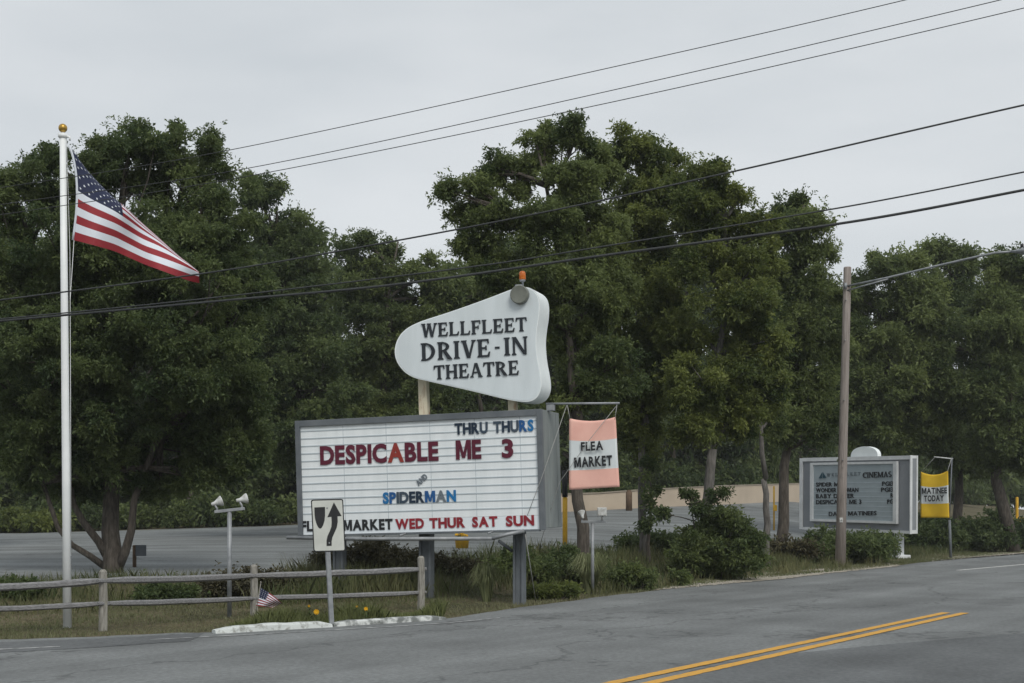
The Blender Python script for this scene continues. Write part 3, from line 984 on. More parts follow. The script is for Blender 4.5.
def grass_clump(label, px, D, wpx, hpx, n, m=None):
    s = D / F
    b = at(px, D)
    vs, tn = [], []
    for k in range(n):
        a = random.uniform(0, 2 * math.pi); r = random.uniform(0, 0.12) * wpx * s
        p = b + Vector((math.cos(a) * r, math.sin(a) * r, -0.02))
        out_ = Vector((math.cos(a), math.sin(a), 0)) * random.uniform(0.15, 0.55) * wpx * s
        h = hpx * s * random.uniform(0.6, 1.0)
        sd = Vector((-math.sin(a + 0.6), math.cos(a + 0.6), 0)) * random.uniform(0.006, 0.012)
        q0, q1, q2, q3 = p, p + out_ * 0.25 + Vector((0, 0, h * 0.6)), p + out_ * 0.65 + Vector((0, 0, h)), p + out_ * 1.1 + Vector((0, 0, h * random.uniform(0.55, 0.9)))
        t = random.random()
        for (u0, u1, w0, w1) in ((q0, q1, 1, .9), (q1, q2, .9, .6), (q2, q3, .6, .1)):
            vs += [u0 - sd * w0, u0 + sd * w0, u1 + sd * w1, u1 - sd * w1]; tn.append(t)
    me = quick_mesh('grass_clump', np.array([tuple(v - b) for v in vs]), 4, [m or M['reed']], np.array(tn))
    o = bpy.data.objects.new('grass_clump', me); COL.objects.link(o); o.location = b
    return tag(o, label, 'grass clump', 'clumps of tall grass')


shrub('shrub', 'dark shrub beyond the lower right corner of the cinema board', 915, 68, 60, 40, M['leaf_dark'], tint0=0.3)
shrub('shrub', 'dark shrub behind the leaning rightmost trunk', 995, 71, 70, 44, M['leaf_dark'], tint0=0.3)
shrub('shrub', 'dark shrub at the right frame edge beyond the leaning trunk', 1040, 68, 60, 46, M['leaf_dark'], tint0=0.3)
grass_clump('arching fountain of pale grass at the foot of the right floodlight stand', 590, 29.9, 44, 42, 420)
grass_clump('upright pale grass clump under the marquee, left of the right post', 487, 26.6, 32, 40, 260)
#END_TREES#


# ------------------------------------------------------------------ frames and lettering
class Plane:
    def __init__(self, bl, br, tl):
        self.O = Vector(bl)
        self.u = (Vector(br) - self.O).normalized()
        v = Vector(tl) - self.O
        self.v = (v - self.u * v.dot(self.u)).normalized()
        self.n = self.u.cross(self.v).normalized()      # towards the viewer

    def at(self, a, b, w=0.0):
        return self.O + self.u * a + self.v * b + self.n * w

    def px(self, x, y, w=0.0):
        """plane coordinates of what the camera sees at this pixel"""
        r = P(x, y, 1.0) - Vector((0, 0, CAMH))
        c = Vector((0, 0, CAMH))
        o = self.O + self.n * w
        t = (o - c).dot(self.n) / r.dot(self.n)
        h = c + r * t - self.O
        return (h.dot(self.u), h.dot(self.v))

    def box(self, mb, a0, a1, b0, b1, w0, w1, mi=0, bev=0.0):
        c = self.at((a0 + a1) / 2, (b0 + b1) / 2, (w0 + w1) / 2)
        return mb.obox(c, (self.u, self.v, self.n), (abs(a1 - a0) / 2, abs(b1 - b0) / 2, abs(w1 - w0) / 2), mi, bev)

    def poly(self, mb, pts, w0, w1, mi=0, mi_side=None):
        return mb.prism([self.at(a, b, w1) for a, b in pts], [self.at(a, b, w0) for a, b in pts], mi, mi_side)


GL = {}


def glyph(ch, bold):
    k = (ch, bold)
    if k not in GL:
        c = bpy.data.curves.new('g', 'FONT')
        c.body = ch; c.offset = bold; c.resolution_u = 3; c.extrude = 0.5
        o = bpy.data.objects.new('g', c)
        COL.objects.link(o)
        bpy.context.view_layer.update()
        me = bpy.data.meshes.new_from_object(o.evaluated_get(bpy.context.evaluated_depsgraph_get()))
        vs = [tuple(v.co) for v in me.vertices]
        fs = [list(p.vertices) for p in me.polygons]
        x0 = min(v[0] for v in vs); x1 = max(v[0] for v in vs)
        vs = [(v[0] - x0, v[1], v[2]) for v in vs]
        if ch == 'M':   # drawn by hand: the thickened font outline crosses itself
            cy0, cy1 = _cap(bold); hh = cy1 - cy0; sw = 0.10 + 2.2 * bold; wd = 0.80
            ol = [(0, 0), (sw, 0), (sw, .62), (wd / 2 - sw * .42, 0.08), (wd / 2 + sw * .42, 0.08), (wd - sw, .62), (wd - sw, 0), (wd, 0), (wd, 1), (wd - sw * 1.25, 1), (wd / 2, .36), (sw * 1.25, 1), (0, 1)]
            nn = len(ol)
            vs = [(a, cy0 + b * hh, .5) for a, b in ol] + [(a, cy0 + b * hh, -.5) for a, b in ol]
            quads = [(0, 1, 2, 12), (12, 2, 11, 11), (2, 3, 10, 11), (3, 4, 10, 10), (4, 5, 9, 10), (5, 8, 9, 9), (5, 6, 7, 8)]
            fs = []
            for qd in quads:
                u_ = list(dict.fromkeys(qd))
                fs += [u_, [i + nn for i in u_[::-1]]]
            fs += [[i, (i + 1) % nn, nn + (i + 1) % nn, nn + i] for i in range(nn)]
            x0, x1 = 0.0, wd
        GL[k] = (vs, fs, x1 - x0)
        bpy.data.objects.remove(o); bpy.data.curves.remove(c); bpy.data.meshes.remove(me)
    return GL[k]


def _cap(bold):
    vs, fs, w = glyph('H', bold)
    return min(v[1] for v in vs), max(v[1] for v in vs)


def lettering(pl, text, lt, lb, rb, w, thick, mats, parent, bold=0.03, gap=0.09, space=0.42, name='letter', one=False):
    """a line of capitals: lt, lb = pixels of its left end top and bottom, rb = right end bottom"""
    A = Vector(pl.px(*lb, w)); T = Vector(pl.px(*lt, w)); B = Vector(pl.px(*rb, w))
    dx = B - A; L = dx.length; dx = dx / L
    upv = Vector((-dx.y, dx.x)); H = (T - A).dot(upv)
    y0, y1 = _cap(bold)
    total = 0.0
    pos = []
    for i, ch in enumerate(text):
        if ch == ' ':
            total += space; continue
        vs, fs, wd = glyph(ch, bold)
        pos.append((i, ch, total)); total += wd + gap
    total -= gap
    sx = L / total; sy = H / (y1 - y0)
    res = MB()
    for j, (i, ch, x) in enumerate(pos):
        vs, fs, wd = glyph(ch, bold)
        m = mats[j % len(mats)] if isinstance(mats, list) else mats
        mb = res if one else MB()
        pts = []
        for v in vs:
            q = A + dx * ((x + v[0]) * sx) + upv * ((v[1] - y0) * sy)
            pts.append(pl.at(q.x, q.y, w + (v[2] + 0.5) * thick))
        mb.add(pts, fs)
        if not one:
            mb.build(name, m, parent)
    if one:
        return res.build(name, mats, parent)


def serif_strokes(ch):
    """(advance, list of polygons) in a unit cap height; heavy stems, thin hairlines and small feet"""
    S_, T_, F_ = 0.17, 0.10, 0.065
    P_ = []

    def rect(x0, y0, x1, y1): P_.append([(x0, y0), (x1, y0), (x1, y1), (x0, y1)])
    def foot(x0, x1, y=0.0):
        e = 0.055
        if y < 0.5:
            P_.append([(x0 - e, 0), (x1 + e, 0), (x1 + e, F_ * .7), (x1, F_ * 1.8), (x0, F_ * 1.8), (x0 - e, F_ * .7)])
        else:
            P_.append([(x0 - e, 1 - F_ * .7), (x0, 1 - F_ * 1.8), (x1, 1 - F_ * 1.8), (x1 + e, 1 - F_ * .7), (x1 + e, 1), (x0 - e, 1)])
    def stem(x0, wd=S_, b=True, t=True):
        rect(x0, 0, x0 + wd, 1)
        if b: foot(x0, x0 + wd, 0)
        if t: foot(x0, x0 + wd, 1)
    def diag(xb, xt, wd): P_.append([(xb, 0), (xb + wd, 0), (xt + wd, 1), (xt, 1)])
    def bowl(x0, y0, y1, rx, th):
        cy = (y0 + y1) / 2; ry = (y1 - y0) / 2; n = 10
        for k in range(n):
            a0 = -math.pi / 2 + math.pi * k / n; a1 = -math.pi / 2 + math.pi * (k + 1) / n
            o = lambda a: (x0 + rx * math.cos(a), cy + ry * math.sin(a))
            i_ = lambda a: (x0 + (rx - th) * math.cos(a), cy + (ry - 0.085) * math.sin(a))
            P_.append([o(a0), o(a1), i_(a1), i_(a0)])
    if ch == 'I':
        stem(0.06); adv = 0.29
    elif ch in 'EFL':
        stem(0.06); adv = 0.64 if ch != 'F' else 0.60
        if ch in 'EF':
            rect(0.2, 0.90, 0.56, 1.0); P_.append([(0.56, 1.0), (0.47, 0.95), (0.52, 0.74), (0.57, 0.74)])
            rect(0.2, 0.46, 0.44, 0.55); rect(0.40, 0.38, 0.46, 0.63)
        if ch in 'EL':
            rect(0.2, 0.0, 0.58, 0.10); P_.append([(0.58, 0.0), (0.62, 0.28), (0.56, 0.28), (0.48, 0.05)])
    elif ch == 'T':
        stem(0.25, S_, True, False); rect(0.02, 0.90, 0.65, 1.0)
        P_.append([(0.02, 1.0), (0.0, 0.72), (0.05, 0.72), (0.12, 0.95)]); P_.append([(0.65, 1.0), (0.55, 0.95), (0.62, 0.72), (0.67, 0.72)])
        adv = 0.67
    elif ch == 'H':
        stem(0.06); stem(0.52); rect(0.2, 0.46, 0.55, 0.56); adv = 0.75
    elif ch == 'N':
        stem(0.06, T_, True, False); stem(0.60, T_, False, True)
        P_.append([(0.02, 1), (0.22, 1), (0.70, 0), (0.56, 0)]); adv = 0.76
    elif ch == 'V':
        diag(0.27, 0.05, S_ * 1.05); diag(0.33, 0.56, T_); foot(0.06, 0.22, 1); foot(0.56, 0.66, 1); adv = 0.70
    elif ch == 'W':
        diag(0.20, 0.04, S_); diag(0.24, 0.42, T_); diag(0.58, 0.40, S_); diag(0.62, 0.84, T_)
        foot(0.05, 0.2, 1); foot(0.41, 0.56, 1); foot(0.84, 0.94, 1); adv = 0.99
    elif ch == 'A':
        diag(0.06, 0.28, T_); diag(0.53, 0.28, S_); rect(0.18, 0.30, 0.58, 0.39); foot(0.06, 0.15, 0); foot(0.54, 0.69, 0); adv = 0.75
    elif ch == 'D':
        stem(0.06, S_, True, True); bowl(0.2, 0, 1, 0.50, 0.17); adv = 0.74
    elif ch == 'R':
        stem(0.06, S_, True, True); bowl(0.2, 0.45, 1, 0.38, 0.15); P_.append([(0.5, 0), (0.72, 0), (0.42, 0.50), (0.26, 0.50)]); adv = 0.72
    elif ch == 'C':
        n = 16
        for k in range(n):
            a0 = math.radians(50 + 260 * k / n); a1 = math.radians(50 + 260 * (k + 1) / n)
            P_.append([(0.38 + 0.36 * math.cos(a0), 0.5 + 0.5 * math.sin(a0)), (0.38 + 0.36 * math.cos(a1), 0.5 + 0.5 * math.sin(a1)),
                       (0.38 + 0.2 * math.cos(a1), 0.5 + 0.4 * math.sin(a1)), (0.38 + 0.2 * math.cos(a0), 0.5 + 0.4 * math.sin(a0))])
        rect(0.56, 0.66, 0.63, 1.0); adv = 0.68
    elif ch == 'M':
        stem(0.06, T_); stem(0.72, S_); P_.append([(0.04, 1), (0.22, 1), (0.52, 0), (0.40, 0)]); P_.append([(0.40, 0), (0.50, 0), (0.78, 1), (0.70, 1)]); adv = 0.95
    elif ch == 'S':
        for (cy, s0, s1) in ((0.73, 40, 270), (0.27, -140, 90)):
            n = 9
            for k in range(n):
                a0 = math.radians(s0 + (s1 - s0) * k / n); a1 = math.radians(s0 + (s1 - s0) * (k + 1) / n)
                P_.append([(0.28 + 0.25 * math.cos(a0), cy + 0.27 * math.sin(a0)), (0.28 + 0.25 * math.cos(a1), cy + 0.27 * math.sin(a1)),
                           (0.28 + 0.11 * math.cos(a1), cy + 0.17 * math.sin(a1)), (0.28 + 0.11 * math.cos(a0), cy + 0.17 * math.sin(a0))])
        adv = 0.56
    elif ch == '-':
        rect(0.14, 0.42, 0.36, 0.53); adv = 0.50
    return adv, P_


def serif_line(pl, text, lt, lb, rb, w, thick, m, parent, gap=0.06, one=False, name='letter'):
    A = Vector(pl.px(*lb, w)); T = Vector(pl.px(*lt, w)); B = Vector(pl.px(*rb, w))
    dx = B - A; L = dx.length; dx = dx / L
    upv = Vector((-dx.y, dx.x)); H = (T - A).dot(upv)
    items, x = [], 0.0
    for ch in text:
        adv, ps = serif_strokes(ch)
        items.append((x, ps)); x += adv + gap
    sx = L / (x - gap)
    res = MB()
    for x0, ps in items:
        mb = res if one else MB()
        for k, poly in enumerate(ps):
            q = [A + dx * ((x0 + a) * sx) + upv * (b * H) for a, b in poly]
            pl.poly(mb, [(p.x, p.y) for p in q], w, w + thick + 0.0012 * k)
        if not one:
            mb.build(name, m, parent)
    if one:
        return res.build(name, m, parent)


# ------------------------------------------------------------------ the drive-in sign
PL = Plane(P(299, 535, 26.9), P(543, 529, 25.55), P(294.3, 421, 26.9))
a0, b0 = PL.px(299, 536)
a1, _ = PL.px(543.5, 470)
_, b1 = PL.px(420, 415)
bmid = PL.at((a0 + a1) / 2, 0, -0.6)
sign = thing('theatre_sign', 'white drive-in movie marquee with pear-shaped name sign on top', 'sign', (bmid.x, bmid.y, tz(bmid.x, bmid.y)))
T = 1.22
mb = MB(); PL.box(mb, a0 + 0.004, a1, b0 + 0.03, b1 - 0.004, -T, -0.03, 0, 0.01)
for k in (0.35, 0.8):   # seams of the side cladding
    PL.box(mb, a1 - 0.01, a1 + 0.006, b0 + 0.05, b1 - 0.02, -T * k - 0.008, -T * k + 0.008)
cabinet = mb.build('cabinet', M['cab_side'], sign)
fw = 0.095
mb = MB()
PL.box(mb, a0, a0 + fw, b0, b1, -0.06, 0.05, 0, 0.006)
PL.box(mb, a1 - fw, a1 + 0.003, b0, b1, -0.06, 0.05, 0, 0.006)
PL.box(mb, a0 + fw, a1 - fw, b1 - 0.115, b1, -0.06, 0.047, 0, 0.006)
PL.box(mb, a0 + fw, a1 - fw, b0 - 0.02, b0 + 0.02, -0.06, 0.047, 0, 0.004)
mb.build('frame', M['dark_metal'], sign)
hb = 0.27
mb = MB(); PL.box(mb, a0 + fw, a1 - fw, b0 + hb + 0.002, b1 - 0.115, -0.025, 0.0)
panel = mb.build('letter_board', M['panel'], sign)
mb = MB(); PL.box(mb, a0 + fw, a1 - fw, b0 + 0.02, b0 + hb - 0.002, -0.025, 0.004)
strip = mb.build('bottom_strip', M['panel_low'], sign)
mb = MB()
NT = 12
for k in range(1, NT + 1):
    bb = b0 + hb + (b1 - 0.115 - b0 - hb) * k / (NT + 0.6)
    PL.box(mb, a0 + fw + 0.002, a1 - fw - 0.002, bb - 0.010, bb + 0.010, 0.0, 0.008)
for k in range(1, 6):   # panel joints
    aa = a0 + (a1 - a0) * k / 5.6 + 0.1
    PL.box(mb, aa - 0.004, aa + 0.004, b0 + hb + 0.01, b1 - 0.12, 0.0, 0.004)
mb.build('letter_track', M['track'], panel)


def z1(x, y):     # pixel of the enlarged sign view used for measuring
    return (280 + x / 2.968, 390 + y / 2.968)


n_, s_, b_, bb_, m_, g_ = M['navy'], M['slate'], M['blue'], M['bright_blue'], M['maroon'], M['grey_letter']
lettering(PL, 'THRU THURS', z1(517, 99), z1(519, 133), z1(753, 122), 0.010, 0.009, [n_, n_, n_, s_, s_, n_, s_, b_, bb_], panel, 0.042, 0.05)
lettering(PL, 'DESPICABLE', z1(117, 167), z1(120, 223), z1(471, 210), 0.010, 0.009, [m_, m_, m_, m_, m_, m_, M['orange_red'], m_, m_, m_], panel, 0.042, 0.05)
lettering(PL, 'ME', z1(521, 150), z1(523, 207), z1(598, 204), 0.010, 0.009, m_, panel, 0.042, 0.05)
lettering(PL, '3', z1(657, 146), z1(659, 202), z1(693, 201), 0.010, 0.009, m_, panel, 0.042, 0.05)
lettering(PL, 'AND', z1(402, 272), z1(412, 286), z1(440, 260), 0.010, 0.009, g_, panel, 0.042, 0.05)
lettering(PL, 'SPIDERMAN', z1(305, 304), z1(306, 338), z1(523, 331), 0.010, 0.009, [bb_, b_, s_, s_, n_, n_, b_, g_, bb_], panel, 0.042, 0.05)
lettering(PL, 'FLEA', z1(62, 389), z1(63, 420), z1(146, 418), 0.012, 0.006, M['strip_black'], strip, 0.045, 0.05)
lettering(PL, 'MARKET', z1(188, 386), z1(188, 418), z1(335, 414), 0.012, 0.006, M['strip_black'], strip, 0.045, 0.05)
lettering(PL, 'WED', z1(342, 383), z1(343, 414), z1(428, 411), 0.012, 0.006, M['strip_red'], strip, 0.045, 0.05)
lettering(PL, 'THUR', z1(443, 380), z1(444, 411), z1(550, 408), 0.012, 0.006, M['strip_red'], strip, 0.045, 0.05)
lettering(PL, 'SAT', z1(570, 377), z1(571, 408), z1(646, 405), 0.012, 0.006, M['strip_red'], strip, 0.045, 0.05)
lettering(PL, 'SUN', z1(670, 374), z1(671, 405), z1(755, 402), 0.012, 0.006, M['strip_red'], strip, 0.045, 0.05)

# posts below, rusty posts between the marquee and the name sign
Z = Vector((0, 0, 1))
for px, w in ((340, 0.2), (427, 0.23), (520, 0.2)):
    a, b = PL.px(px, 545, -0.45)
    p = PL.at(a, b0 + 0.03, -0.45)
    g = tz(p.x, p.y) - 0.2
    mb = MB()
    ax = (Vector((PL.u.x, PL.u.y, 0)).normalized(), Vector((PL.n.x, PL.n.y, 0)).normalized(), Z)
    h = p.z - g
    # steel section: two flanges and a web
    c = Vector((p.x, p.y, g + h / 2))
    mb.obox(c + ax[0] * (w / 2 - 0.02), ax, (0.02, w / 2, h / 2), 0, 0.004)
    mb.obox(c - ax[0] * (w / 2 - 0.02), ax, (0.02, w / 2, h / 2), 0, 0.004)
    mb.obox(c, ax, (w / 2 - 0.041, 0.05, h / 2 - 0.001), 0)
    mb.build('post', M['dark_metal'], sign)
for px, py0, py1, w in ((424.5, 378, 413, 0.17), (513, 398, 409, 0.15)):
    a, b = PL.px(px, py1, -0.62)
    _, bt_ = PL.px(px, py0, -0.62)
    mb = MB(); PL.box(mb, a - w / 2, a + w / 2, b1 - 0.002, bt_ + 0.25, -0.70, -0.54, 0, 0.008)
    mb.build('name_sign_post', M['rusty'], sign)
# rail below the marquee with its brace
mb = MB()
r0_, r1_ = PL.px(287, 537.5, 0.35), PL.px(492, 538.5, 0.35)
mb.tube([PL.at(*r0_, 0.35), PL.at(r0_[0] + 1.6, (r0_[1] + r1_[1]) / 2 - 0.01, 0.35), PL.at(*r1_, 0.35)], 0.035, 8)
r2_ = PL.px(524, 531, 0.1)
mb.tube([PL.at(*r1_, 0.35), PL.at((r1_[0] + r2_[0]) / 2, (r1_[1] + r2_[1]) / 2 + 0.01, 0.25), PL.at(*r2_, 0.1)], 0.035, 8)
for fr in (0.12, 0.45, 0.8):
    aa = a0 + (a1 - a0) * fr
    mb.tube([PL.at(aa, b0 - 0.03, 0.35), PL.at(aa, b0 + 0.0, 0.02)], 0.018, 6)
mb.build('walkway_rail', M['metal'], sign)
mb = MB()
p0 = PL.px(499, 541, -0.1); p1 = PL.px(512, 551, -0.42)
mb.tube([PL.at(*p0, -0.1), PL.at(*p1, -0.42)], 0.03, 6)
mb.build('brace', M['dark_metal'], sign)


def z2(x, y):
    return (380 + x / 4.268, 260 + y / 4.268)


WP = -0.30
outl = [(62, 390), (66, 362), (76, 335), (95, 308), (125, 284), (175, 261), (235, 242), (300, 221), (420, 179), (520, 141), (560, 125), (600, 114), (635, 116), (660, 130), (676, 152), (682, 185),
        (680, 230), (673, 275), (667, 320), (667, 370), (673, 425), (683, 475), (690, 520), (688, 552), (676, 580), (658, 597), (635, 605), (605, 605), (560, 599), (500, 586), (400, 561), (300, 538), (200, 516), (150, 505), (110, 484), (80, 450), (66, 420)]
# smooth the outline
po = [Vector(p) for p in outl]
for _ in range(2):
    q = []
    for i, p in enumerate(po):
        nx = po[(i + 1) % len(po)]
        q += [p * 0.75 + nx * 0.25, p * 0.25 + nx * 0.75]
    po = q
pp = [PL.px(*z2(p.x, p.y), WP) for p in po]
mb = MB(); PL.poly(mb, pp, WP - 0.68, WP)
# rounded rim round the face
cx = sum(p[0] for p in pp) / len(pp); cy = sum(p[1] for p in pp) / len(pp)
name_panel = mb.build('name_panel', [M['pear_edge']], sign)
ins = [(cx + (a - cx) * 0.985, cy + (b - cy) * 0.98) for a, b in pp]
mb = MB(); PL.poly(mb, ins, WP - 0.02, WP + 0.006); mb.build('face', M['pear'], name_panel)
serif_line(PL, 'WELLFLEET', z2(175, 273), z2(178, 331), z2(628, 303), WP + 0.007, 0.014, M['serif'], name_panel, 0.05)
serif_line(PL, 'DRIVE-IN', z2(173, 356), z2(176, 431), z2(632, 402), WP + 0.007, 0.014, M['serif'], name_panel, 0.07)
serif_line(PL, 'THEATRE', z2(228, 451), z2(231, 511), z2(595, 489), WP + 0.007, 0.014, M['serif'], name_panel, 0.05)
a, b = PL.px(*z2(600, 150), WP)
r = 40 / 4.268 * 25.9 / F
mb = MB(); mb.lathe(PL.at(a, b, WP), PL.n, [(r, 0), (r, 0.10), (r * 0.93, 0.12), (r * 0.86, 0.115), (0.01, 0.125)], 28)
mb.build('round_lamp', M['lens_grey'], name_panel)
a, b = PL.px(*z2(609, 112), WP - 0.3)
_, bb0 = PL.px(*z2(609, 90), WP - 0.3)
_, bb1 = PL.px(*z2(609, 46), WP - 0.3)
mb = MB()
mb.lathe(PL.at(a, b - 0.06, WP - 0.3), PL.v, [(0.02, 0), (0.02, bb0 - b + 0.05), (0.055, bb0 - b + 0.055), (0.055, bb0 - b + 0.085)], 14)
PL.box(mb, a - 0.13, a + 0.0, b - 0.01, b + 0.03, WP - 0.36, WP - 0.24, 0, 0.005)
base_b = mb.build('beacon_base', M['metal'], name_panel)
mb = MB()
h = bb1 - bb0 - 0.03
mb.lathe(PL.at(a, bb0 + 0.026, WP - 0.3), PL.v, [(0.058, 0), (0.062, h * .1), (0.06, h * .3), (0.063, h * .34), (0.06, h * .6), (0.06, h * .75), (0.045, h * .93), (0.02, h)], 16)
mb.build('beacon', M['amber'], name_panel)

# bar that carries the flea market banner, with bracket and guy cords
wb = -0.45
ba0 = PL.px(546, 403.8, wb); ba1 = PL.px(619.5, 403.2, wb)
mb = MB()
mb.tube([PL.at(*ba0, wb), PL.at(*ba1, wb)], 0.02, 8)
PL.box(mb, a1 - 0.02, a1 + 0.12, b1 - 0.01, b1 + 0.10, wb - 0.06, wb + 0.06, 0, 0.008)
mb.build('banner_bar', M['metal'], sign)


def cloth(name, pl, quad, w, bands, mats, parent, sag=0.05, ripple=0.03, nx=18, ny=26, thick=0.006):
    """quad: pixels TL, TR, BR, BL; bands: (fraction from top, material index)"""
    q = [Vector(pl.px(*p, w)) for p in quad]
    vs = []
    for side in (0, 1):
        for j in range(ny + 1):
            t = j / ny
            for i in range(nx + 1):
                s = i / nx
                p = (q[0].lerp(q[1], s)).lerp(q[3].lerp(q[2], s), t)
                p.y -= sag * 4 * s * (1 - s) * (1 - t) ** 2
                ww = w + ripple * (math.sin(s * 7 + t * 2.2) * (0.4 + 0.6 * t) + 0.6 * math.sin(t * 9 + s * 3) * (1 - 0.5 * t) * 0.6 - 1.3 * math.exp(-((s - .5) ** 2) * 8) * (1 - t)) - side * thick
                vs.append(pl.at(p.x, p.y, ww))
    fs, mi = [], []
    N = (nx + 1) * (ny + 1)
    for j in range(ny):
        m = [k for f, k in bands if (j + 0.5) / ny < f][0]
        for i in range(nx):
            a = j * (nx + 1) + i
            fs.append([a, a + 1, a + nx + 2, a + nx + 1]); mi.append(m)
            fs.append([N + a, N + a + nx + 1, N + a + nx + 2, N + a + 1]); mi.append(m)
    rim = [i for i in range(nx + 1)] + [j * (nx + 1) + nx for j in range(1, ny + 1)] + [ny * (nx + 1) + i for i in range(nx - 1, -1, -1)] + [j * (nx + 1) for j in range(ny - 1, 0, -1)]
    for k in range(len(rim)):
        x, y = rim[k], rim[(k + 1) % len(rim)]
        fs.append([x, N + x, N + y, y]); mi.append(bands[0][1])
    mb = MB()
    mb.add(vs, fs)
    mb.mi = mi; mb.sm = [True] * len(fs)
    return mb.build(name, mats, parent)


def z6(x, y):
    return (500 + x / 2.846, 380 + y / 2.846)


tlc = PL.at(*PL.px(569, 419, wb), wb)
ban = thing('banner', 'coral and white hanging flea market banner beside the marquee', 'banner', PL.at(*PL.px(594, 489, wb), wb), None)
cl = cloth('cloth', PL, [(569.2, 418.2), (615.6, 416.8), (619.6, 486.8), (569.2, 489.8)], wb, [(0.29, 0), (0.715, 1), (1.01, 0)], [M['coral'], M['cloth_white']], ban, 0.06, 0.018)
lettering(PL, 'FLEA', z6(230, 177), z6(231, 203), z6(294, 199), wb + 0.030, 0.004, M['strip_black'], cl, 0.04, 0.07)
lettering(PL, 'MARKET', z6(210, 221), z6(212, 250), z6(320, 243), wb + 0.030, 0.004, M['strip_black'], cl, 0.04, 0.07)
mb = MB()
for x in (191, 333):
    mb.tube([PL.at(*PL.px(*z6(x, 68), wb), wb), PL.at(*PL.px(*z6(199 if x < 250 else 327, 112), wb), wb)], 0.007, 5)
mb.build('hanging_cord', M['rope'], ban)
# guy cords of the sign
mb = MB()
mb.tube([PL.at(*PL.px(*z6(190, 72), wb), wb), PL.at(*PL.px(*z6(118, 280), 0.08), 0.08), PL.at(*PL.px(*z6(78, 385), 0.08), 0.08)], 0.006, 5)
mb.tube([PL.at(*PL.px(*z6(330, 75), wb), wb), PL.at(*PL.px(*z6(255, 170), wb + .06), wb + .06), PL.at(*PL.px(*z6(170, 290), wb + .06), wb + .06), PL.at(*PL.px(*z6(110, 480), wb), wb)], 0.005, 5)
gb = G0(536, 603)
mb.tube([PL.at(*PL.px(*z6(72, 440), 0.05), 0.05), gb], 0.009, 5)
mb.build('guy_cord', M['rope'], sign)

# ------------------------------------------------------------------ flagpole and flag
fp = G0(67.5, 628.5)
pole = thing('flagpole', 'tall white flagpole with a gold ball on top', 'flagpole', fp)
top = P(62.9, 137, fp.y)
mb = MB(); mb.tube([fp - Vector((0, 0, .2)), fp.lerp(top, 0.33), fp.lerp(top, 0.66), top], [0.062, 0.057, 0.052, 0.045], 20); mb.build('pole', M['pole_white'], pole)
mb = MB(); mb.lathe(top, (0, 0, 1), [(0.05, -0.02), (0.07, 0.0), (0.07, 0.04), (0.03, 0.05), (0.02, 0.075)], 16)
mb.tube([top + Vector((0.03, 0, 0.01)), top + Vector((0.10, 0, 0.0)), top + Vector((0.10, 0, -0.05))], 0.016, 6)
mb.build('truck', M['pole_white'], pole)
prof = [(0.064 * math.sin(math.pi * k / 12), 0.064 * (1 - math.cos(math.pi * k / 12))) for k in range(13)]
mb = MB(); mb.lathe(top + Vector((0, 0, .065)), (0, 0, 1), prof, 20); mb.build('ball', M['gold'], pole)
mb = MB()
hp = P(71.0, 560, fp.y)
mb.tube([P(69.3, 150, fp.y - .06), P(66.5, 139, fp.y - .06), P(69.9, 250, fp.y - .02), P(70.6, 400, fp.y - .02), hp], 0.004, 5)
mb.tube([P(74, 240, fp.y - .02), P(70.2, 300, fp.y - .02), hp], 0.004, 5)
mb.build('halyard', M['pole_white'], pole)
mb = MB(); mb.obox(hp + Vector((-0.005, 0, 0)), AX, (0.012, 0.012, 0.06), 0, 0.004); mb.build('cleat', M['metal'], pole)

topc = [(70, 146, 0), (84, 166, .05), (98, 182, .16), (112, 196, .10), (125, 207, -.05), (140, 221, .05), (158, 237, .18), (178, 255, .12), (192, 266, .05), (199, 272, 0)]
botc = [(73.5, 240, 0), (87, 243.5, -.10), (100, 247, -.14), (115, 251.5, -.02), (130, 258, .10), (146, 265, .06), (160, 270, -.04), (176, 276, -.02), (190, 281, .08), (199.5, 283, .1)]


def cr_(pts, s):
    x = s * (len(pts) - 1); k = min(int(x), len(pts) - 2); t = x - k
    p0 = Vector(pts[max(k - 1, 0)]); p1 = Vector(pts[k]); p2 = Vector(pts[k + 1]); p3 = Vector(pts[min(k + 2, len(pts) - 1)])
    return 0.5 * ((2 * p1) + (p2 - p0) * t + (2 * p0 - 5 * p1 + 4 * p2 - p3) * t * t + (3 * p1 - p0 - 3 * p2 + p3) * t ** 3)


def flag_pt(s, t, off=0.0):
    """s along the fly, t from the top down"""
    a, b = cr_(topc, s), cr_(botc, s)
    h = max((b - a).length, 1.0)
    x = (1 - t) * 88.0 / h
    x1 = 88.0 / h
    fr = (x / (1 + x ** 4) ** 0.25) / (x1 / (1 + x1 ** 4) ** 0.25)
    q = b.lerp(a, fr)
    q.z += max(0.0, (1 - t) * 88.0 - fr * h) * 0.006
    dep = q.z + 0.20 * s * math.sin(11 * s + 4.0 * t) * (0.4 + t * 0.6) + 0.10 * math.sin(5 * t + 7 * s) * s + 0.7 * s
    ex = 6.0 * math.sin(math.pi * t) * max(0.0, 1 - 1.6 * s) + 1.2 * math.sin(3.1 * t) * math.sin(5 * s + 1) * min(1, s * 4)
    return P(q.x + ex, q.y, fp.y - 0.02 + dep - off)


fl = thing('flag', 'large American flag flying and drooping from the white flagpole', 'flag', P(72, 240, fp.y - .02))


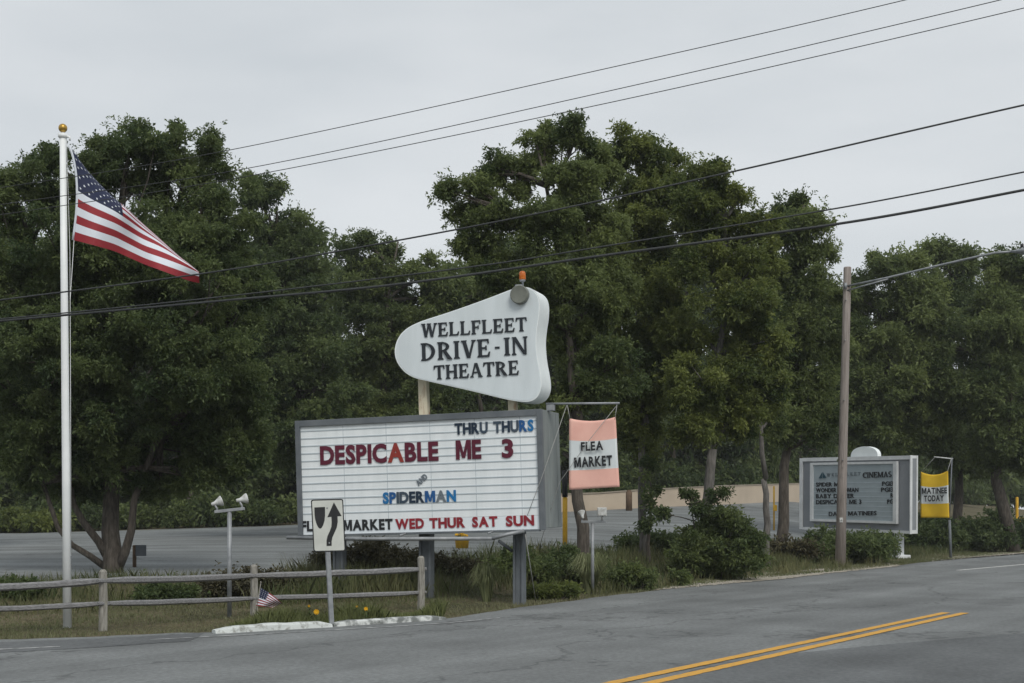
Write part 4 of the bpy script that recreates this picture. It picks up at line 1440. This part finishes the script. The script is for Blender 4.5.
def flag_cloth(pt, nx, stripes_rows, root, cols=0.4, thick=0.004):
    ny = 13 * stripes_rows
    mb = MB()
    N = (nx + 1) * (ny + 1)
    for off in (0, -thick):
        for j in range(ny + 1):
            for i in range(nx + 1):
                mb.v.append(tuple(pt(i / nx, j / ny, off)))
    for j in range(ny):
        st = j // stripes_rows
        for i in range(nx):
            m = 2 if (st < 7 and (i + .5) / nx < cols) else (st % 2)
            a = j * (nx + 1) + i
            mb.f.append([a, a + 1, a + nx + 2, a + nx + 1]); mb.mi.append(m); mb.sm.append(True)
            mb.f.append([N + a, N + a + nx + 1, N + a + nx + 2, N + a + 1]); mb.mi.append(m); mb.sm.append(True)
    me = mb.build('cloth', [M['flag_red'], M['flag_white'], M['flag_blue']], root)
    return me


fc = flag_cloth(flag_pt, 60, 4, fl)
# stars, sewn on the canton on the side the camera sees
for r in range(9):
    for c in range(6 if r % 2 == 0 else 5):
        s = 0.4 * ((c + (0.5 if r % 2 == 0 else 1.0)) / 6)
        t = 7 / 13 * ((r + 0.7) / 9.4)
        vs = []
        for k in range(10):
            rr = 0.017 if k % 2 == 0 else 0.0068
            an = math.pi * k / 5
            vs.append((s + rr * 0.62 * math.sin(an), t - rr * math.cos(an)))
        mb = MB()
        mb.add([flag_pt(s, t, 0.012)] + [flag_pt(max(a, 0.002), max(b, 0.002), 0.012) for a, b in vs], [[0, k + 1, (k + 1) % 10 + 1] for k in range(10)])
        mb.build('star', M['flag_white'], fc)
mb = MB()
hs = [flag_pt(0, k / 12, 0) for k in range(13)]
mb.tube([p - Vector((0.008, 0, 0)) for p in hs], 0.017, 6); mb.build('hoist_band', M['flag_white'], fl)

# ------------------------------------------------------------------ split rail fence
fpp = [(-62, 634, 572), (103, 632, 569.5), (254, 616, 564.5), (421, 611.5, 556)]
fb = [G0(p[0], p[1]) if i != 2 else None for i, p in enumerate(fpp)]
fb[0] = at(-62, 19.6); fb[1] = at(103, 20.2); fb[2] = at(254, 22.8); fb[3] = at(421, 24.4)
fence = thing('rail_fence', 'weathered grey split-rail fence crossing behind the flagpole', 'fence', fb[1])
tops = [P(p[0], p[2], b.y) for p, b in zip(fpp, fb)]
for b, t in zip(fb, tops):
    mb = MB()
    r = 0.062
    mb.tube([b - Vector((0, 0, .15)), b.lerp(t, .5) + Vector((.008, 0, 0)), t - Vector((0, 0, .03)), t], [r * 1.05, r, r * 0.95, r * 0.5], 7, smooth=False)
    mb.build('post', M['wood_post'], fence)
ru = [590.5, 580.8, 575.5, 569.5]; rl = [611, 603.5, 598.2, 592.5]
for rows in (ru, rl):
    for i in range(3):
        ex = 0.10
        p0 = P(fpp[i][0], rows[i], fb[i].y - 0.045); p1 = P(fpp[i + 1][0], rows[i + 1], fb[i + 1].y + 0.01)
        dv = (p1 - p0).normalized()
        p0 = p0 - dv * ex; p1 = p1 + dv * ex
        fat = 0.053 if rows is ru else 0.042
        pts = [p0.lerp(p1, k / 6) + Vector((0, 0, random.uniform(-.005, .005) - 0.012 * math.sin(math.pi * k / 6))) for k in range(7)]
        mb = MB(); mb.tube(pts, [fat * (0.6 if k in (0, 6) else random.uniform(0.95, 1.05)) for k in range(7)], 6, smooth=False)
        mb.build('rail', M['wood_grey'], fence)


# ------------------------------------------------------------------ floodlight stands
def floodlight(base, top_px, bar, label, heads):
    root = thing('floodlight_stand', label, 'floodlight stand', base, 'floodlight stands facing the marquee')
    D = base.y
    tp = P(*top_px, D)
    mb = MB(); mb.tube([base - Vector((0, 0, .1)), tp], 0.036, 10); mb.build('pole', M['metal'], root)
    mb = MB()
    x0, x1 = P(*bar[0], D), P(*bar[1], D)
    dv = (x1 - x0).normalized()
    mb.obox((x0 + x1) / 2 + Vector((0, -.005, 0)), (dv, Vector((0, 1, 0)), dv.cross(Vector((0, 1, 0)))), ((x1 - x0).length / 2, 0.035, 0.024), 0, 0.005)
    mb.build('crossbar', M['metal'], root)
    for (cx_, cy_, r, aim) in heads:
        c = P(cx_, cy_, D)
        aim = Vector(aim).normalized()
        mb = MB()
        mb.lathe(c - aim * r * 1.1, aim, [(r * .22, 0), (r * .34, r * .1), (r * .36, r * .7), (r * .55, r * 1.1), (r * .95, r * 1.85), (r, r * 1.95), (r, r * 2.05), (r * .92, r * 2.06), (r * .9, r * 2.0), (0.01, r * 1.9)], 16)
        hd = mb.build('lamp_head', M['white_metal'], root)
        mb = MB()
        bar_y = x0.z + (x1.z - x0.z) * ((c.x - x0.x) / (x1.x - x0.x))
        mb.tube([Vector((c.x, c.y, bar_y + .01)), Vector((c.x, c.y, bar_y + .05)), c - aim * r * .6], 0.018, 6)
        mb.build('swivel', M['metal'], hd)
    return root


b = at(229.5, 22.6)
floodlight(b, (229.5, 511, ), [(214.8, 511.8), (244.6, 508.6)], 'grey floodlight stand with two lamps behind the fence', [(217, 502.5, 0.085, (.85, .35, .35)), (242, 499.5, 0.085, (.9, .4, .22))])
b = at(592.5, 29.4)
fl2 = floodlight(b, (592.5, 522), [(581, 521.8), (606, 521.6)], 'short floodlight stand with a white box, below the coral banner', [(582, 515, 0.08, (-.2, .5, .8))])
c = P(602, 511.8, 29.3)
mb = MB(); mb.obox(c, AX, (0.095, 0.05, 0.09), 0, 0.01); mb.obox(c + Vector((0, -.055, 0)), AX, (0.08, 0.006, 0.075), 0, 0.003)
mb.tube([c - Vector((0, 0, .1)), P(602, 521, 29.4)], 0.02, 6)
mb.build('junction_box', M['white_metal'], fl2)

# ------------------------------------------------------------------ keep right sign
kb = G0(332, 620.5, 0.10)
Dk = kb.y
yawk = math.radians(30)
KP = Plane(P(313.6, 551.6, Dk - 0.12), P(345.2, 551.0, Dk + 0.12), P(311, 500.3, Dk - 0.12))
ks = thing('road_sign', 'leaning white keep-right road sign on a steel post in front of the marquee', 'road sign', kb)


def z5(x, y):
    return (200 + x / 3.938, 480 + y / 3.938)


w_ = 0.0
crn = [(437, 84), (440, 79), (446, 77), (556, 74.5), (561, 76), (564, 80), (573, 272), (571, 278), (566, 281), (456, 283), (450, 281), (447, 276)]
mb = MB(); KP.poly(mb, [KP.px(*z5(*p)) for p in crn], -0.004, 0.0); plate = mb.build('plate', M['black'], ks)
crn2 = [(441, 86), (443, 83), (447, 81.5), (555, 79), (558, 80), (559.5, 83), (568.5, 271), (567, 275), (564, 276.5), (457, 279), (453, 277.5), (451, 274)]
mb = MB(); KP.poly(mb, [KP.px(*z5(*p)) for p in crn2], 0.0, 0.0025); mb.build('face', M['sign_white'], plate)
mb = MB()
KP.poly(mb, [KP.px(*z5(*p)) for p in [(450, 108), (492, 106), (492, 140), (490, 160), (485, 177), (479, 188), (472, 192), (465, 186), (459, 174), (454, 158), (451, 138)]], 0.0025, 0.005)
KP.poly(mb, [KP.px(*z5(*p)) for p in [(527, 88), (557, 142), (541, 143), (542, 165), (538, 188), (529, 208), (521, 226), (518, 242), (518, 259), (498, 260), (498, 238), (502, 220), (511, 201), (517, 184), (518, 165), (517, 145), (501, 147)]], 0.0025, 0.005)
mb.build('arrow_symbol', M['black'], plate)
mb = MB()
pt = KP.at(*KP.px(326.5, 512), -0.035)
pb = kb - Vector((0, 0, .15))
pd = (pt - pb)
ax = (KP.u, KP.n, pd.normalized())
mid = (pt + pb) / 2
mb.obox(mid + KP.n * 0.016, ax, (0.030, 0.004, pd.length / 2))
for sgn in (-1, 1):
    mb.obox(mid + KP.u * sgn * 0.030, ax, (0.004, 0.019, pd.length / 2))
mb.build('post', M['metal'], ks)
mb = MB()
for fy in (508, 543):
    a, b = KP.px(327 + (fy - 508) * .06, fy)
    mb.lathe(KP.at(a, b, 0.005), KP.n, [(0.012, 0), (0.012, 0.006), (0.006, 0.01)], 8)
mb.build('bolt', M['metal'], plate)


# ------------------------------------------------------------------ kerb island
def kerb(label, pts, m, h=0.125, wd=0.20, seed=0):
    rr = random.Random(seed)
    mb = MB()
    prof = [(0.0, 0.0), (0.015, h * 0.75), (0.04, h * 0.97), (0.07, h), (wd - 0.03, h), (wd, h * 0.9), (wd, -0.05)]
    pts = [Vector(p) for p in pts]
    dense = []
    for a, b in zip(pts[:-1], pts[1:]):
        n = max(1, int((b - a).length / 0.15))
        dense += [a.lerp(b, k / n) for k in range(n)]
    dense.append(pts[-1])
    for i, p in enumerate(dense):
        t = (dense[min(i + 1, len(dense) - 1)] - dense[max(i - 1, 0)]).normalized()
        q = Vector((-t.y, t.x, 0))
        j = rr.uniform(0.9, 1.04)
        e = 0.55 if i in (0, len(dense) - 1) else (0.9 if i in (1, len(dense) - 2) else 1)
        for a, z in prof:
            mb.v.append(tuple(p + q * (a + rr.uniform(-.006, .006)) + Vector((0, 0, z * j * e + 0.006))))
    m_ = len(prof)
    for i in range(len(dense) - 1):
        for k in range(m_ - 1):
            a = i * m_ + k
            mb.f.append([a, a + m_, a + m_ + 1, a + 1]); mb.mi.append(0); mb.sm.append(False)
    mb.f.append(list(range(m_))); mb.mi.append(0); mb.sm.append(False)
    mb.f.append([(len(dense) - 1) * m_ + k for k in range(m_)][::-1]); mb.mi.append(0); mb.sm.append(False)
    o = mb.build('kerb', m)
    return tag(o, label, 'kerb', 'kerb stones of the driveway island')


kerb('white painted kerb stone left of the keep-right sign post', [G0(216, 634.6), G0(230, 634), G0(280, 631), G0(333, 628)], M['kerb'], 0.105, 0.18, 1)
kerb('worn kerb stone with flaking white paint, right of the keep-right sign post', [G0(334.5, 627.6), G0(390, 624.2), G0(430, 621.6), G0(447, 620.2)], M['kerb_worn'], 0.085, 0.17, 2)

# small flag stuck in the ground
sf = at(253, 21.6)
sp = P(260.8, 583, 21.5)
sfl = thing('small_flag', 'small American flag on a stick in the grass beside the fence post', 'flag', sf)
mb = MB(); mb.tube([P(255.2, 618, 21.5), sp], 0.008, 6); mb.lathe(sp, (0, 0, 1), [(.012, 0), (.014, .012), (.004, .026)], 8); mb.build('stick', M['wood_post'], sfl)


def small_pt(s, t, off=0.0):
    tl, bl, tr, br = Vector((260.5, 587.5)), Vector((256, 605.8)), Vector((282, 603)), Vector((272.5, 607.8))
    q = (tl.lerp(tr, s)).lerp(bl.lerp(br, s), t)
    q.y -= 1.0 * math.sin(math.pi * s) * (1 - t)
    return P(q.x, q.y, 21.5 + 0.05 * math.sin(6 * s + 3 * t) * s - off)


sc = flag_cloth(small_pt, 20, 2, sfl, 0.42, 0.002)
mb = MB()
for r in range(5):
    for c in range(4):
        s, t = 0.42 * (c + .5) / 4, 7 / 13 * (r + .5) / 5
        mb.add([small_pt(s + .016 * math.cos(k * 1.2566), t + .016 * math.sin(k * 1.2566), 0.004) for k in range(5)], [[0, 1, 2, 3, 4]])
mb.build('star_field', M['flag_white'], sc)


# flowers
def flower(px, py, D, label, r=0.05):
    b = at(px, D)
    root = thing('flower', label, 'flower', b, 'yellow flowers on the kerb island')
    h = P(px, py, D)
    mb = MB(); mb.tube([b, b.lerp(h, .5) + Vector((.015, 0, 0)), h], 0.006, 5)
    for k in range(14):
        z = b.lerp(h, random.uniform(.15, .9)); a = random.uniform(0, 6.28); L = random.uniform(.04, .12)
        q = z + Vector((math.cos(a) * L, math.sin(a) * L, L * .5)); sd = Vector((-math.sin(a), math.cos(a), 0)) * .012
        mb.add([z, (z + q) / 2 + sd, q, (z + q) / 2 - sd], [[0, 1, 2, 3]])
    mb.build('stem', leafg, root)
    mb = MB()
    for ring, (n, rr, dz) in enumerate(((10, r, 0.0), (8, r * .7, .012), (6, r * .4, .022))):
        for k in range(n):
            a = 2 * math.pi * k / n + ring * .3
            e = Vector((math.cos(a), -0.35 * 1, math.sin(a))) * rr
            sd = Vector((-math.sin(a), 0, math.cos(a))) * rr * .38
            c = h + Vector((0, -dz, 0))
            mb.add([c, c + e * .55 + sd, c + e, c + e * .55 - sd], [[0, 1, 2, 3]])
    mb.build('petals', M['petal'], root)


leafg = mat('stem_green', (0.05, 0.08, 0.02), (0.09, 0.12, 0.035), 12, 0.7)
flower(316.5, 611.8, 21.2, 'large yellow flower just left of the keep-right sign post', 0.045)
flower(366, 608.8, 21.6, 'small yellow flower right of the keep-right sign post', 0.034)
flower(309, 606.0, 21.9, 'smallest yellow flower, left of the large one', 0.022)
flower(357, 606.5, 22.0, 'tiny yellow flower nearest the keep-right post on its right', 0.02)

# ------------------------------------------------------------------ cinema board
CP = Plane(P(800, 529, 57.5), P(911, 533.5, 52.3), P(799, 458.5, 57.5))
cb0 = CP.px(800, 528.5); cb1 = CP.px(911, 456.0)
A0, A1, B0, B1 = 0.0, cb1[0], 0.0, CP.px(799.5, 458.3)[1]
cm = CP.at((A0 + A1) / 2, 0, -.2)
cin = thing('cinema_sign', 'grey cinema listings board with white trim behind the bare utility pole', 'sign', (cm.x, cm.y, tz(cm.x, cm.y)))
mb = MB(); CP.box(mb, A0, A1, B0, B1, -0.33, -0.03, 0, 0.01); mb.build('cabinet', M['cin_cab'], cin)
mb = MB()
CP.box(mb, A0 - .01, A0 + .16, B0, B1, -.02, .03); CP.box(mb, A1 - .02, A1 + .02, B0 - .02, B1 + .02, -.06, .045)
CP.box(mb, A0 + .16, A1 - .02, B1 - .13, B1 + .01, -.02, .03); CP.box(mb, A0 + .16, A1 - .02, B0 - .01, B0 + .09, -.02, .03)
CP.box(mb, A1 + .001, A1 + .02, B0 - .01, B1 + .01, -0.34, -0.27); CP.box(mb, A1 + .001, A1 + .012, B0 - .01, B0 + .12, -0.27, -.06)
CP.box(mb, A1 + .001, A1 + .012, B1 - .1, B1 + .01, -0.27, -.06)
mb.build('trim', M['cin_trim'], cin)


def z7(x, y):
    return (780 + x / 5.256, 430 + y / 5.256)


q = [CP.px(*z7(*p)) for p in ((183, 192), (617, 177), (617, 462), (183, 467))]
i0, i1, j0, j1 = q[0][0], q[1][0], min(q[2][1], q[3][1]), max(q[0][1], q[1][1])
mb = MB(); CP.box(mb, i0, i1, j0, j1, 0.0, 0.06)
board = mb.build('listing_board', M['cin_panel'], cin)
mb = MB()
t_ = 0.09
CP.box(mb, i0 - .17, i0, j0 - t_, j1 + t_, -.01, .10); CP.box(mb, i1 - .12, i1 + .06, j0 - t_, j1 + t_, -.01, .103)
CP.box(mb, i0, i1 - .12, j1, j1 + t_, -.01, .10); CP.box(mb, i0, i1 - .12, j0 - t_, j0, -.01, .10)
mb.build('board_frame', M['cin_trim'], board)
mb = MB()
for k in range(1, 9):
    bb = j0 + (j1 - j0) * 0.76 * k / 9
    CP.box(mb, i0, i1 - t_, bb - .01, bb + .01, .06, .066)
mb.build('letter_track', M['track'], board)
wl = 0.07
BK = M['strip_black']
serif_line(CP, 'WELLFLEET', z7(246, 228), z7(246, 245), z7(424, 238), wl, 0.01, M['faint_grey'], board, 0.35, True, 'lettering')
serif_line(CP, 'CINEMAS', z7(435, 223), z7(436, 252), z7(588, 247), wl, 0.012, BK, board, 0.03, True, 'lettering')
mb = MB()
lg = [[(204, 254), (222, 222), (222, 254)], [(226, 222), (244, 252), (226, 254)]]
for poly in lg:
    CP.poly(mb, [CP.px(*z7(*p), wl) for p in poly], wl, wl + .012)
mb.build('sail_logo', M['logo_teal'], board)
for txt, x0, x1, y in (('SPIDER MAN', 190, 350, 287), ('WONDER WOMAN', 190, 412, 317), ('BABY DRIVER', 190, 390, 348), ('DESPICABLE ME 3', 190, 428, 379)):
    lettering(CP, txt, z7(x0, y - 11), z7(x0, y + 11), z7(x1, y + 9), wl, 0.012, BK, board, 0.022, 0.08, 0.35, 'lettering', True)
for txt, x0, x1, y in (('PG13', 537, 596, 282), ('PG13', 532, 596, 313), ('R', 582, 596, 344), ('PG', 564, 596, 376)):
    lettering(CP, txt, z7(x0, y - 11), z7(x0, y + 12), z7(x1, y + 11), wl, 0.012, BK, board, 0.022, 0.08, 0.35, 'lettering', True)
lettering(CP, 'DAILY MATINEES', z7(257, 430), z7(257, 452), z7(508, 448), wl, 0.012, BK, board, 0.022, 0.08, 0.35, 'lettering', True)
# white half-round emblem on top
mb = MB()
e0 = CP.px(853, 458.5, -.2); e1 = CP.px(880, 457, -.2); _, et = CP.px(866, 446.5, -.2)
em = (e0[0] + e1[0]) / 2; er = (e1[0] - e0[0]) / 2
arc = [(em + er * math.cos(math.pi * k / 20), B1 + .0 + (et - B1) * (math.sin(math.pi * k / 20) ** 0.75)) for k in range(21)]
CP.poly(mb, arc, -.26, -.08)
mb.build('round_topper', M['pear_edge'], cin)
for px in (812, 899):
    a, _ = CP.px(px, 540, -.2)
    p = CP.at(a, 0, -.2)
    g = tz(p.x, p.y) - .1
    mb = MB(); mb.obox((p.x, p.y, (p.z + .02 + g) / 2), (CP.u, CP.n, Z), (.13, .13, (p.z + .02 - g) / 2), 0, .01)
    mb.obox((p.x, p.y, g + .14), (CP.u, CP.n, Z), (.3, .3, .07), 0, .02)
    mb.build('post', M['cin_trim'], cin)

# yellow banner on its post
pb = at(951, 53.5)
bp_ = thing('banner_post', 'thin steel post with a top arm holding the yellow banner', 'post', pb)
mb = MB(); mb.tube([pb - Vector((0, 0, .1)), P(949.4, 520, 53.5)], .05, 10); mb.tube([P(949.4, 520, 53.5), P(952, 457.5, 53.5)], .024, 10); mb.build('pole', M['dark_metal'], bp_)
mb = MB(); mb.tube([P(934, 456.9, 53.5), P(953, 458.8, 53.5)], .022, 8); mb.build('arm', M['white_metal'], bp_)
YP = Plane(P(920.8, 517.5, 53.9), P(949.3, 518, 53.2), P(920.8, 471.5, 53.9))
yb = thing('banner', 'yellow and white matinee banner hanging near the cinema board', 'banner', YP.at(*YP.px(935, 517), 0))
ycl = cloth('cloth', YP, [(920.8, 471.6), (948.0, 470.4), (949.4, 517.8), (920.8, 517.8)], 0.1, [(0.29, 0), (0.70, 1), (1.01, 0)], [M['yellow_cloth'], M['cloth_white']], yb, 0.14, 0.03)
lettering(YP, 'MATINEE', z7(745, 305), z7(746, 336), z7(878, 333), 0.155, 0.005, BK, ycl, 0.035, 0.07, 0.35, 'lettering', True)
lettering(YP, 'TODAY', z7(757, 345), z7(758, 377), z7(862, 373), 0.155, 0.005, BK, ycl, 0.035, 0.07, 0.35, 'lettering', True)
mb = MB()
mb.tube([P(947.6, 471, 53.1), P(951.5, 458.4, 53.4)], .012, 5); mb.tube([P(921, 472, 53.7), P(935, 457.2, 53.5)], .006, 5)
mb.build('hanging_cord', M['rope'], yb)

# ------------------------------------------------------------------ utility pole with street lamp
ub = at(840, 44.5)
up_ = thing('street_light', 'bare brown wooden utility pole with a long curved lamp arm', 'street light', ub)
ut = P(847.5, 267, 44.5)
mb = MB(); mb.tube([ub - Vector((0, 0, .3)), ub.lerp(ut, .3), ub.lerp(ut, .65), ut - Vector((0, 0, .03)), ut], [.172, .145, .13, .12, .10], 16); mb.build('pole', M['pole_wood'], up_)
mb = MB()
for y in (300, 340, 400, 460, 520):
    mb.tube([P(844 + (400 - y) * .02, y, 44.42), P(844 + (400 - y) * .02, y, 44.28)], .02, 6)
mb.tube([P(845.5, 283, 44.33), P(845.4, 289, 44.33)], .05, 8)
mb.build('bracket', M['metal'], up_)
mb = MB(); mb.obox(P(841.2, 520, 44.325), AX, (.05, .006, .075), 0, .003)
mb.build('tag_plate', M['white_metal'], up_)
mb = MB()
for k in range(16):
    y = random.uniform(420, 555)
    x = 840 + (568 - y) * 0.0249 + random.uniform(-2.5, 2.5)
    mb.obox(P(x, y, 44.34), AX, (.012, .012, .004))
mb.build('staples', M['dark_metal'], up_)
arm = [(847, 286, 44.4), (888, 277.6, 43.8), (932, 267, 43.1), (960, 260.5, 42.7), (978, 256.4, 42.4), (995, 252.8, 42.1), (1014, 251.3, 41.9)]
mb = MB(); mb.tube([P(*p) for p in arm], .032, 10); mb.tube([P(847, 290.5, 44.4), P(888, 279, 43.8)], .025, 8); mb.build('lamp_arm', M['metal'], up_)
mb = MB()
h0, h1 = P(1011, 251.5, 41.9), P(1036, 250, 41.5)
dv = (h1 - h0).normalized(); L = (h1 - h0).length
mb.lathe(h0, dv, [(.05, 0), (.07, L * .2), (.14, L * .45), (.17, L * .7), (.12, L * .95), (.03, L)], 14)
for i, v in enumerate(mb.v):
    p = Vector(v); cz = h0.z + (p.x - h0.x) / (h1.x - h0.x) * (h1.z - h0.z)
    mb.v[i] = (p.x, p.y, cz + (p.z - cz) * (.55 if p.z > cz else .8))
mb.build('lamp_head', M['metal'], up_)
mb = MB(); mb.lathe(P(1022, 249.5, 41.7) + Vector((0, 0, .06)), (0, 0, 1), [(.05, 0), (.05, .09), (.02, .11)], 10); mb.build('photocell', M['black'], up_)


# ------------------------------------------------------------------ overhead cables
def cable(label, pts, r, sag=0.0):
    """pts: pixels from right to left; the cable crosses the road from near right to far left"""
    x0, x1 = pts[0][0], pts[-1][0]
    out_ = []
    pv = [Vector((p[0], p[1], 0)) for p in pts]
    N = 14
    for a in range(len(pv) - 1):
        p0, p1, p2, p3 = pv[max(a - 1, 0)], pv[a], pv[a + 1], pv[min(a + 2, len(pv) - 1)]
        for k in range(N + (a == len(pv) - 2)):
            t = k / N
            q = 0.5 * ((2 * p1) + (p2 - p0) * t + (2 * p0 - 5 * p1 + 4 * p2 - p3) * t * t + (3 * p1 - p0 - 3 * p2 + p3) * t ** 3)
            s = (1100 - q.x) / 1300
            D = 1 / ((1 - s) / 14.5 + s / 19.5)
            out_.append(P(q.x, q.y, D))
    mb = MB(); mb.tube(out_, r, 6)
    o = mb.build('overhead_cable', M['cable'])
    return tag(o, label, 'cable', 'overhead cables crossing the road')


cable('highest of the three thin cables against the sky', [(1110, -51), (905, 0), (640, 61), (245, 147), (18, 185), (-200, 215)], .0048)
cable('middle of the three thin cables against the sky', [(1110, -29), (1000, 0), (640, 84), (265, 165), (26, 201), (-200, 232)], .0048)
cable('lowest of the three thin cables against the sky', [(1110, -17), (1024, 8), (640, 96), (265, 173), (26, 211), (-200, 242)], .0048)
cable('black cable highest of the three that cross in front of the trees', [(1110, 87), (1024, 105), (740, 170), (560, 209), (400, 240), (220, 271), (0, 300), (-200, 324)], .010)
cable('thinner of the two close cables crossing above the name sign', [(1110, 155), (1024, 172), (850, 206), (600, 247), (470, 267), (220, 297), (0, 319), (-200, 336)], .0085)
cable('thick black cable, lowest of all, crossing above the name sign', [(1110, 173), (1024, 190), (850, 222), (600, 256), (400, 284), (220, 301), (0, 321), (-200, 339)], .0145)

# ------------------------------------------------------------------ things across the parking lot
# low beige wall
mb = MB(); mc = MB()
wl_ = [(520, 496, 513, 76.5), (600, 493.5, 510, 77.5), (640, 490.5, 508.5, 78.5), (720, 486.5, 504, 84), (800, 484, 500.5, 92), (850, 482.5, 499, 97)]
tp = [P(a, b, d) for a, b, c, d in wl_]; bt2 = [P(a, c + 4, d) for a, b, c, d in wl_]
bk = Vector((0, .35, 0))
for k in range(len(tp) - 1):
    mb.add([bt2[k], bt2[k + 1], tp[k + 1], tp[k], bt2[k] + bk, bt2[k + 1] + bk, tp[k + 1] + bk, tp[k] + bk],
           [[0, 1, 2, 3], [5, 4, 7, 6]] + ([[0, 3, 7, 4]] if k == 0 else []) + ([[1, 5, 6, 2]] if k == len(tp) - 2 else []))
    f_, b2 = Vector((0, -.05, 0)), bk + Vector((0, .05, 0)); hz = Vector((0, 0, .07))
    mc.add([tp[k] + f_, tp[k + 1] + f_, tp[k + 1] + b2, tp[k] + b2, tp[k] + f_ + hz, tp[k + 1] + f_ + hz, tp[k + 1] + b2 + hz, tp[k] + b2 + hz],
           [[3, 2, 1, 0], [4, 5, 6, 7], [0, 1, 5, 4], [2, 3, 7, 6]])
wall = thing('low_wall', 'low beige retaining wall along the far side of the parking lot', 'wall', bt2[2])
mb.build('wall_face', M['wall'], wall); mc.build('capping', M['wall_cap'], wall)


def stub(name, label, cat, px, py0, py1, wpx, m, d1=120, dark=None, group=None, d=None):
    b = on_ground(px, py1, 20, d1) if d is None else at(px, d)
    D = b.y; r = wpx * D / F / 2
    root = thing(name, label, cat, b, group)
    t = P(px, py0, D)
    mb = MB(); mb.tube([b - Vector((0, 0, .1)), t - Vector((0, 0, r * .4)), t], [r, r * .97, r * .6], 12); mb.build('pole', m, root)
    return root, b, t, r


r_, b, t, r = stub('bollard_post', 'yellow steel post with a black upper end beside the marquee cabinet', 'post', 565, 497, 540, 5, M['yellow_metal'], d=42)
mb = MB(); mb.tube([t, P(564.5, 470, b.y)], r * 1.15, 10); mb.build('upper_sleeve', M['black'], r_)
mb = MB(); mb.tube([b, b + Vector((0, 0, .1))], r * 1.2, 10); mb.build('base_collar', M['black'], r_)
r_, b, t, r = stub('yellow_post', 'thin yellow pole between the two trunks left of the cinema board', 'post', 774, 486, 518, 1.7, M['yellow_metal'], d=66)
mb = MB(); mb.obox(P(775, 508, b.y - .2), AX, (.09, .03, .14), 0, .02); mb.build('plate', M['yellow_metal'], r_)
r_, b, t, r = stub('yellow_post', 'yellow post at the right frame edge behind the leaning trunk', 'post', 1017, 497, 524, 3, M['yellow_metal'], d=72)
mb = MB(); mb.obox(P(1020, 520, b.y - .2), AX, (.3, .2, .12), 0, .04); mb.build('foot_barrier', M['yellow_metal'], r_)
r_, b, t, r = stub('wooden_post', 'stout brown stump post standing against the beige wall', 'post', 629, 491, 511, 6.5, M['post_brown'], d=76)
mb = MB(); mb.lathe(t, (0, 0, 1), [(r * .7, -.02), (r * .75, .02), (r * .3, .06)], 10); mb.build('cap', M['post_brown'], r_)
r_, b, t, r = stub('small_sign_post', 'short dark post with a small plate behind the many-stemmed tree', 'post', 134.5, 545, 573, 4, M['post_brown'], d=33.5)  # small brown post carrying a sign plate
mb = MB(); mb.obox(P(141, 550.5, b.y - .03), AX, (.125, .015, .13), 0, .008); mb.build('plate', M['dark_metal'], r_)

# yellow planter with flowers
b = on_ground(462, 549)
if b.y > 60: b = at(462, 44)
D = b.y; s = D / F
yp = thing('planter', 'yellow planter tub of yellow flowers seen below the marquee', 'planter', b)
zt = P(462, 537, D).z
hgt = zt - b.z
mb = MB(); mb.lathe(b, (0, 0, 1), [(6.2 * s, 0), (7.2 * s, hgt * .9), (7.6 * s, hgt * .92), (7.6 * s, hgt), (6.9 * s, hgt), (6.7 * s, hgt * .85), (.01, hgt * .84)], 18); mb.build('tub', M['yellow_metal'], yp)
mb = MB()
for k in range(26):
    a = random.uniform(0, 6.28); rr = random.uniform(0, 6.5) * s
    c = b + Vector((math.cos(a) * rr, math.sin(a) * rr, hgt + random.uniform(0, 5.5) * s))
    q = random.uniform(.9, 1.5) * s
    mb.lathe(c, (random.uniform(-.4, .4), -1, .5), [(q * .3, 0), (q, q * .3), (q * .6, q * .6)], 7)
mb.build('blossoms', M['petal'], yp)
mb = MB()
for k in range(60):
    a = random.uniform(0, 6.28); rr = random.uniform(0, 5.5) * s
    c = b + Vector((math.cos(a) * rr, math.sin(a) * rr, hgt * .85)); e = c + Vector((random.uniform(-1.5, 1.5) * s, random.uniform(-1.5, 1.5) * s, random.uniform(2, 5.5) * s))
    sd = Vector((.7 * s, 0, 0))
    mb.add([c - sd, c + sd, e], [[0, 1, 2]])
mb.build('leaves', leafg, yp)

# ------------------------------------------------------------------ humid air
mb = MB(); mb.obox((0, 40, 7), AX, (70, 80, 10))
hz_ = mb.build('haze', M['cable'], origin=(0, 0, 0))
hz_['kind'] = 'stuff'
hm = bpy.data.materials.new('humid_air'); hm.use_nodes = True
hn = hm.node_tree.nodes; hn.clear()
ho = hn.new('ShaderNodeOutputMaterial'); hv = hn.new('ShaderNodeVolumePrincipled')
hv.inputs['Color'].default_value = (0.9, 0.95, 0.97, 1); hv.inputs['Density'].default_value = 0.0004
hm.node_tree.links.new(hv.outputs[0], ho.inputs['Volume'])
hz_.data.materials[0] = hm
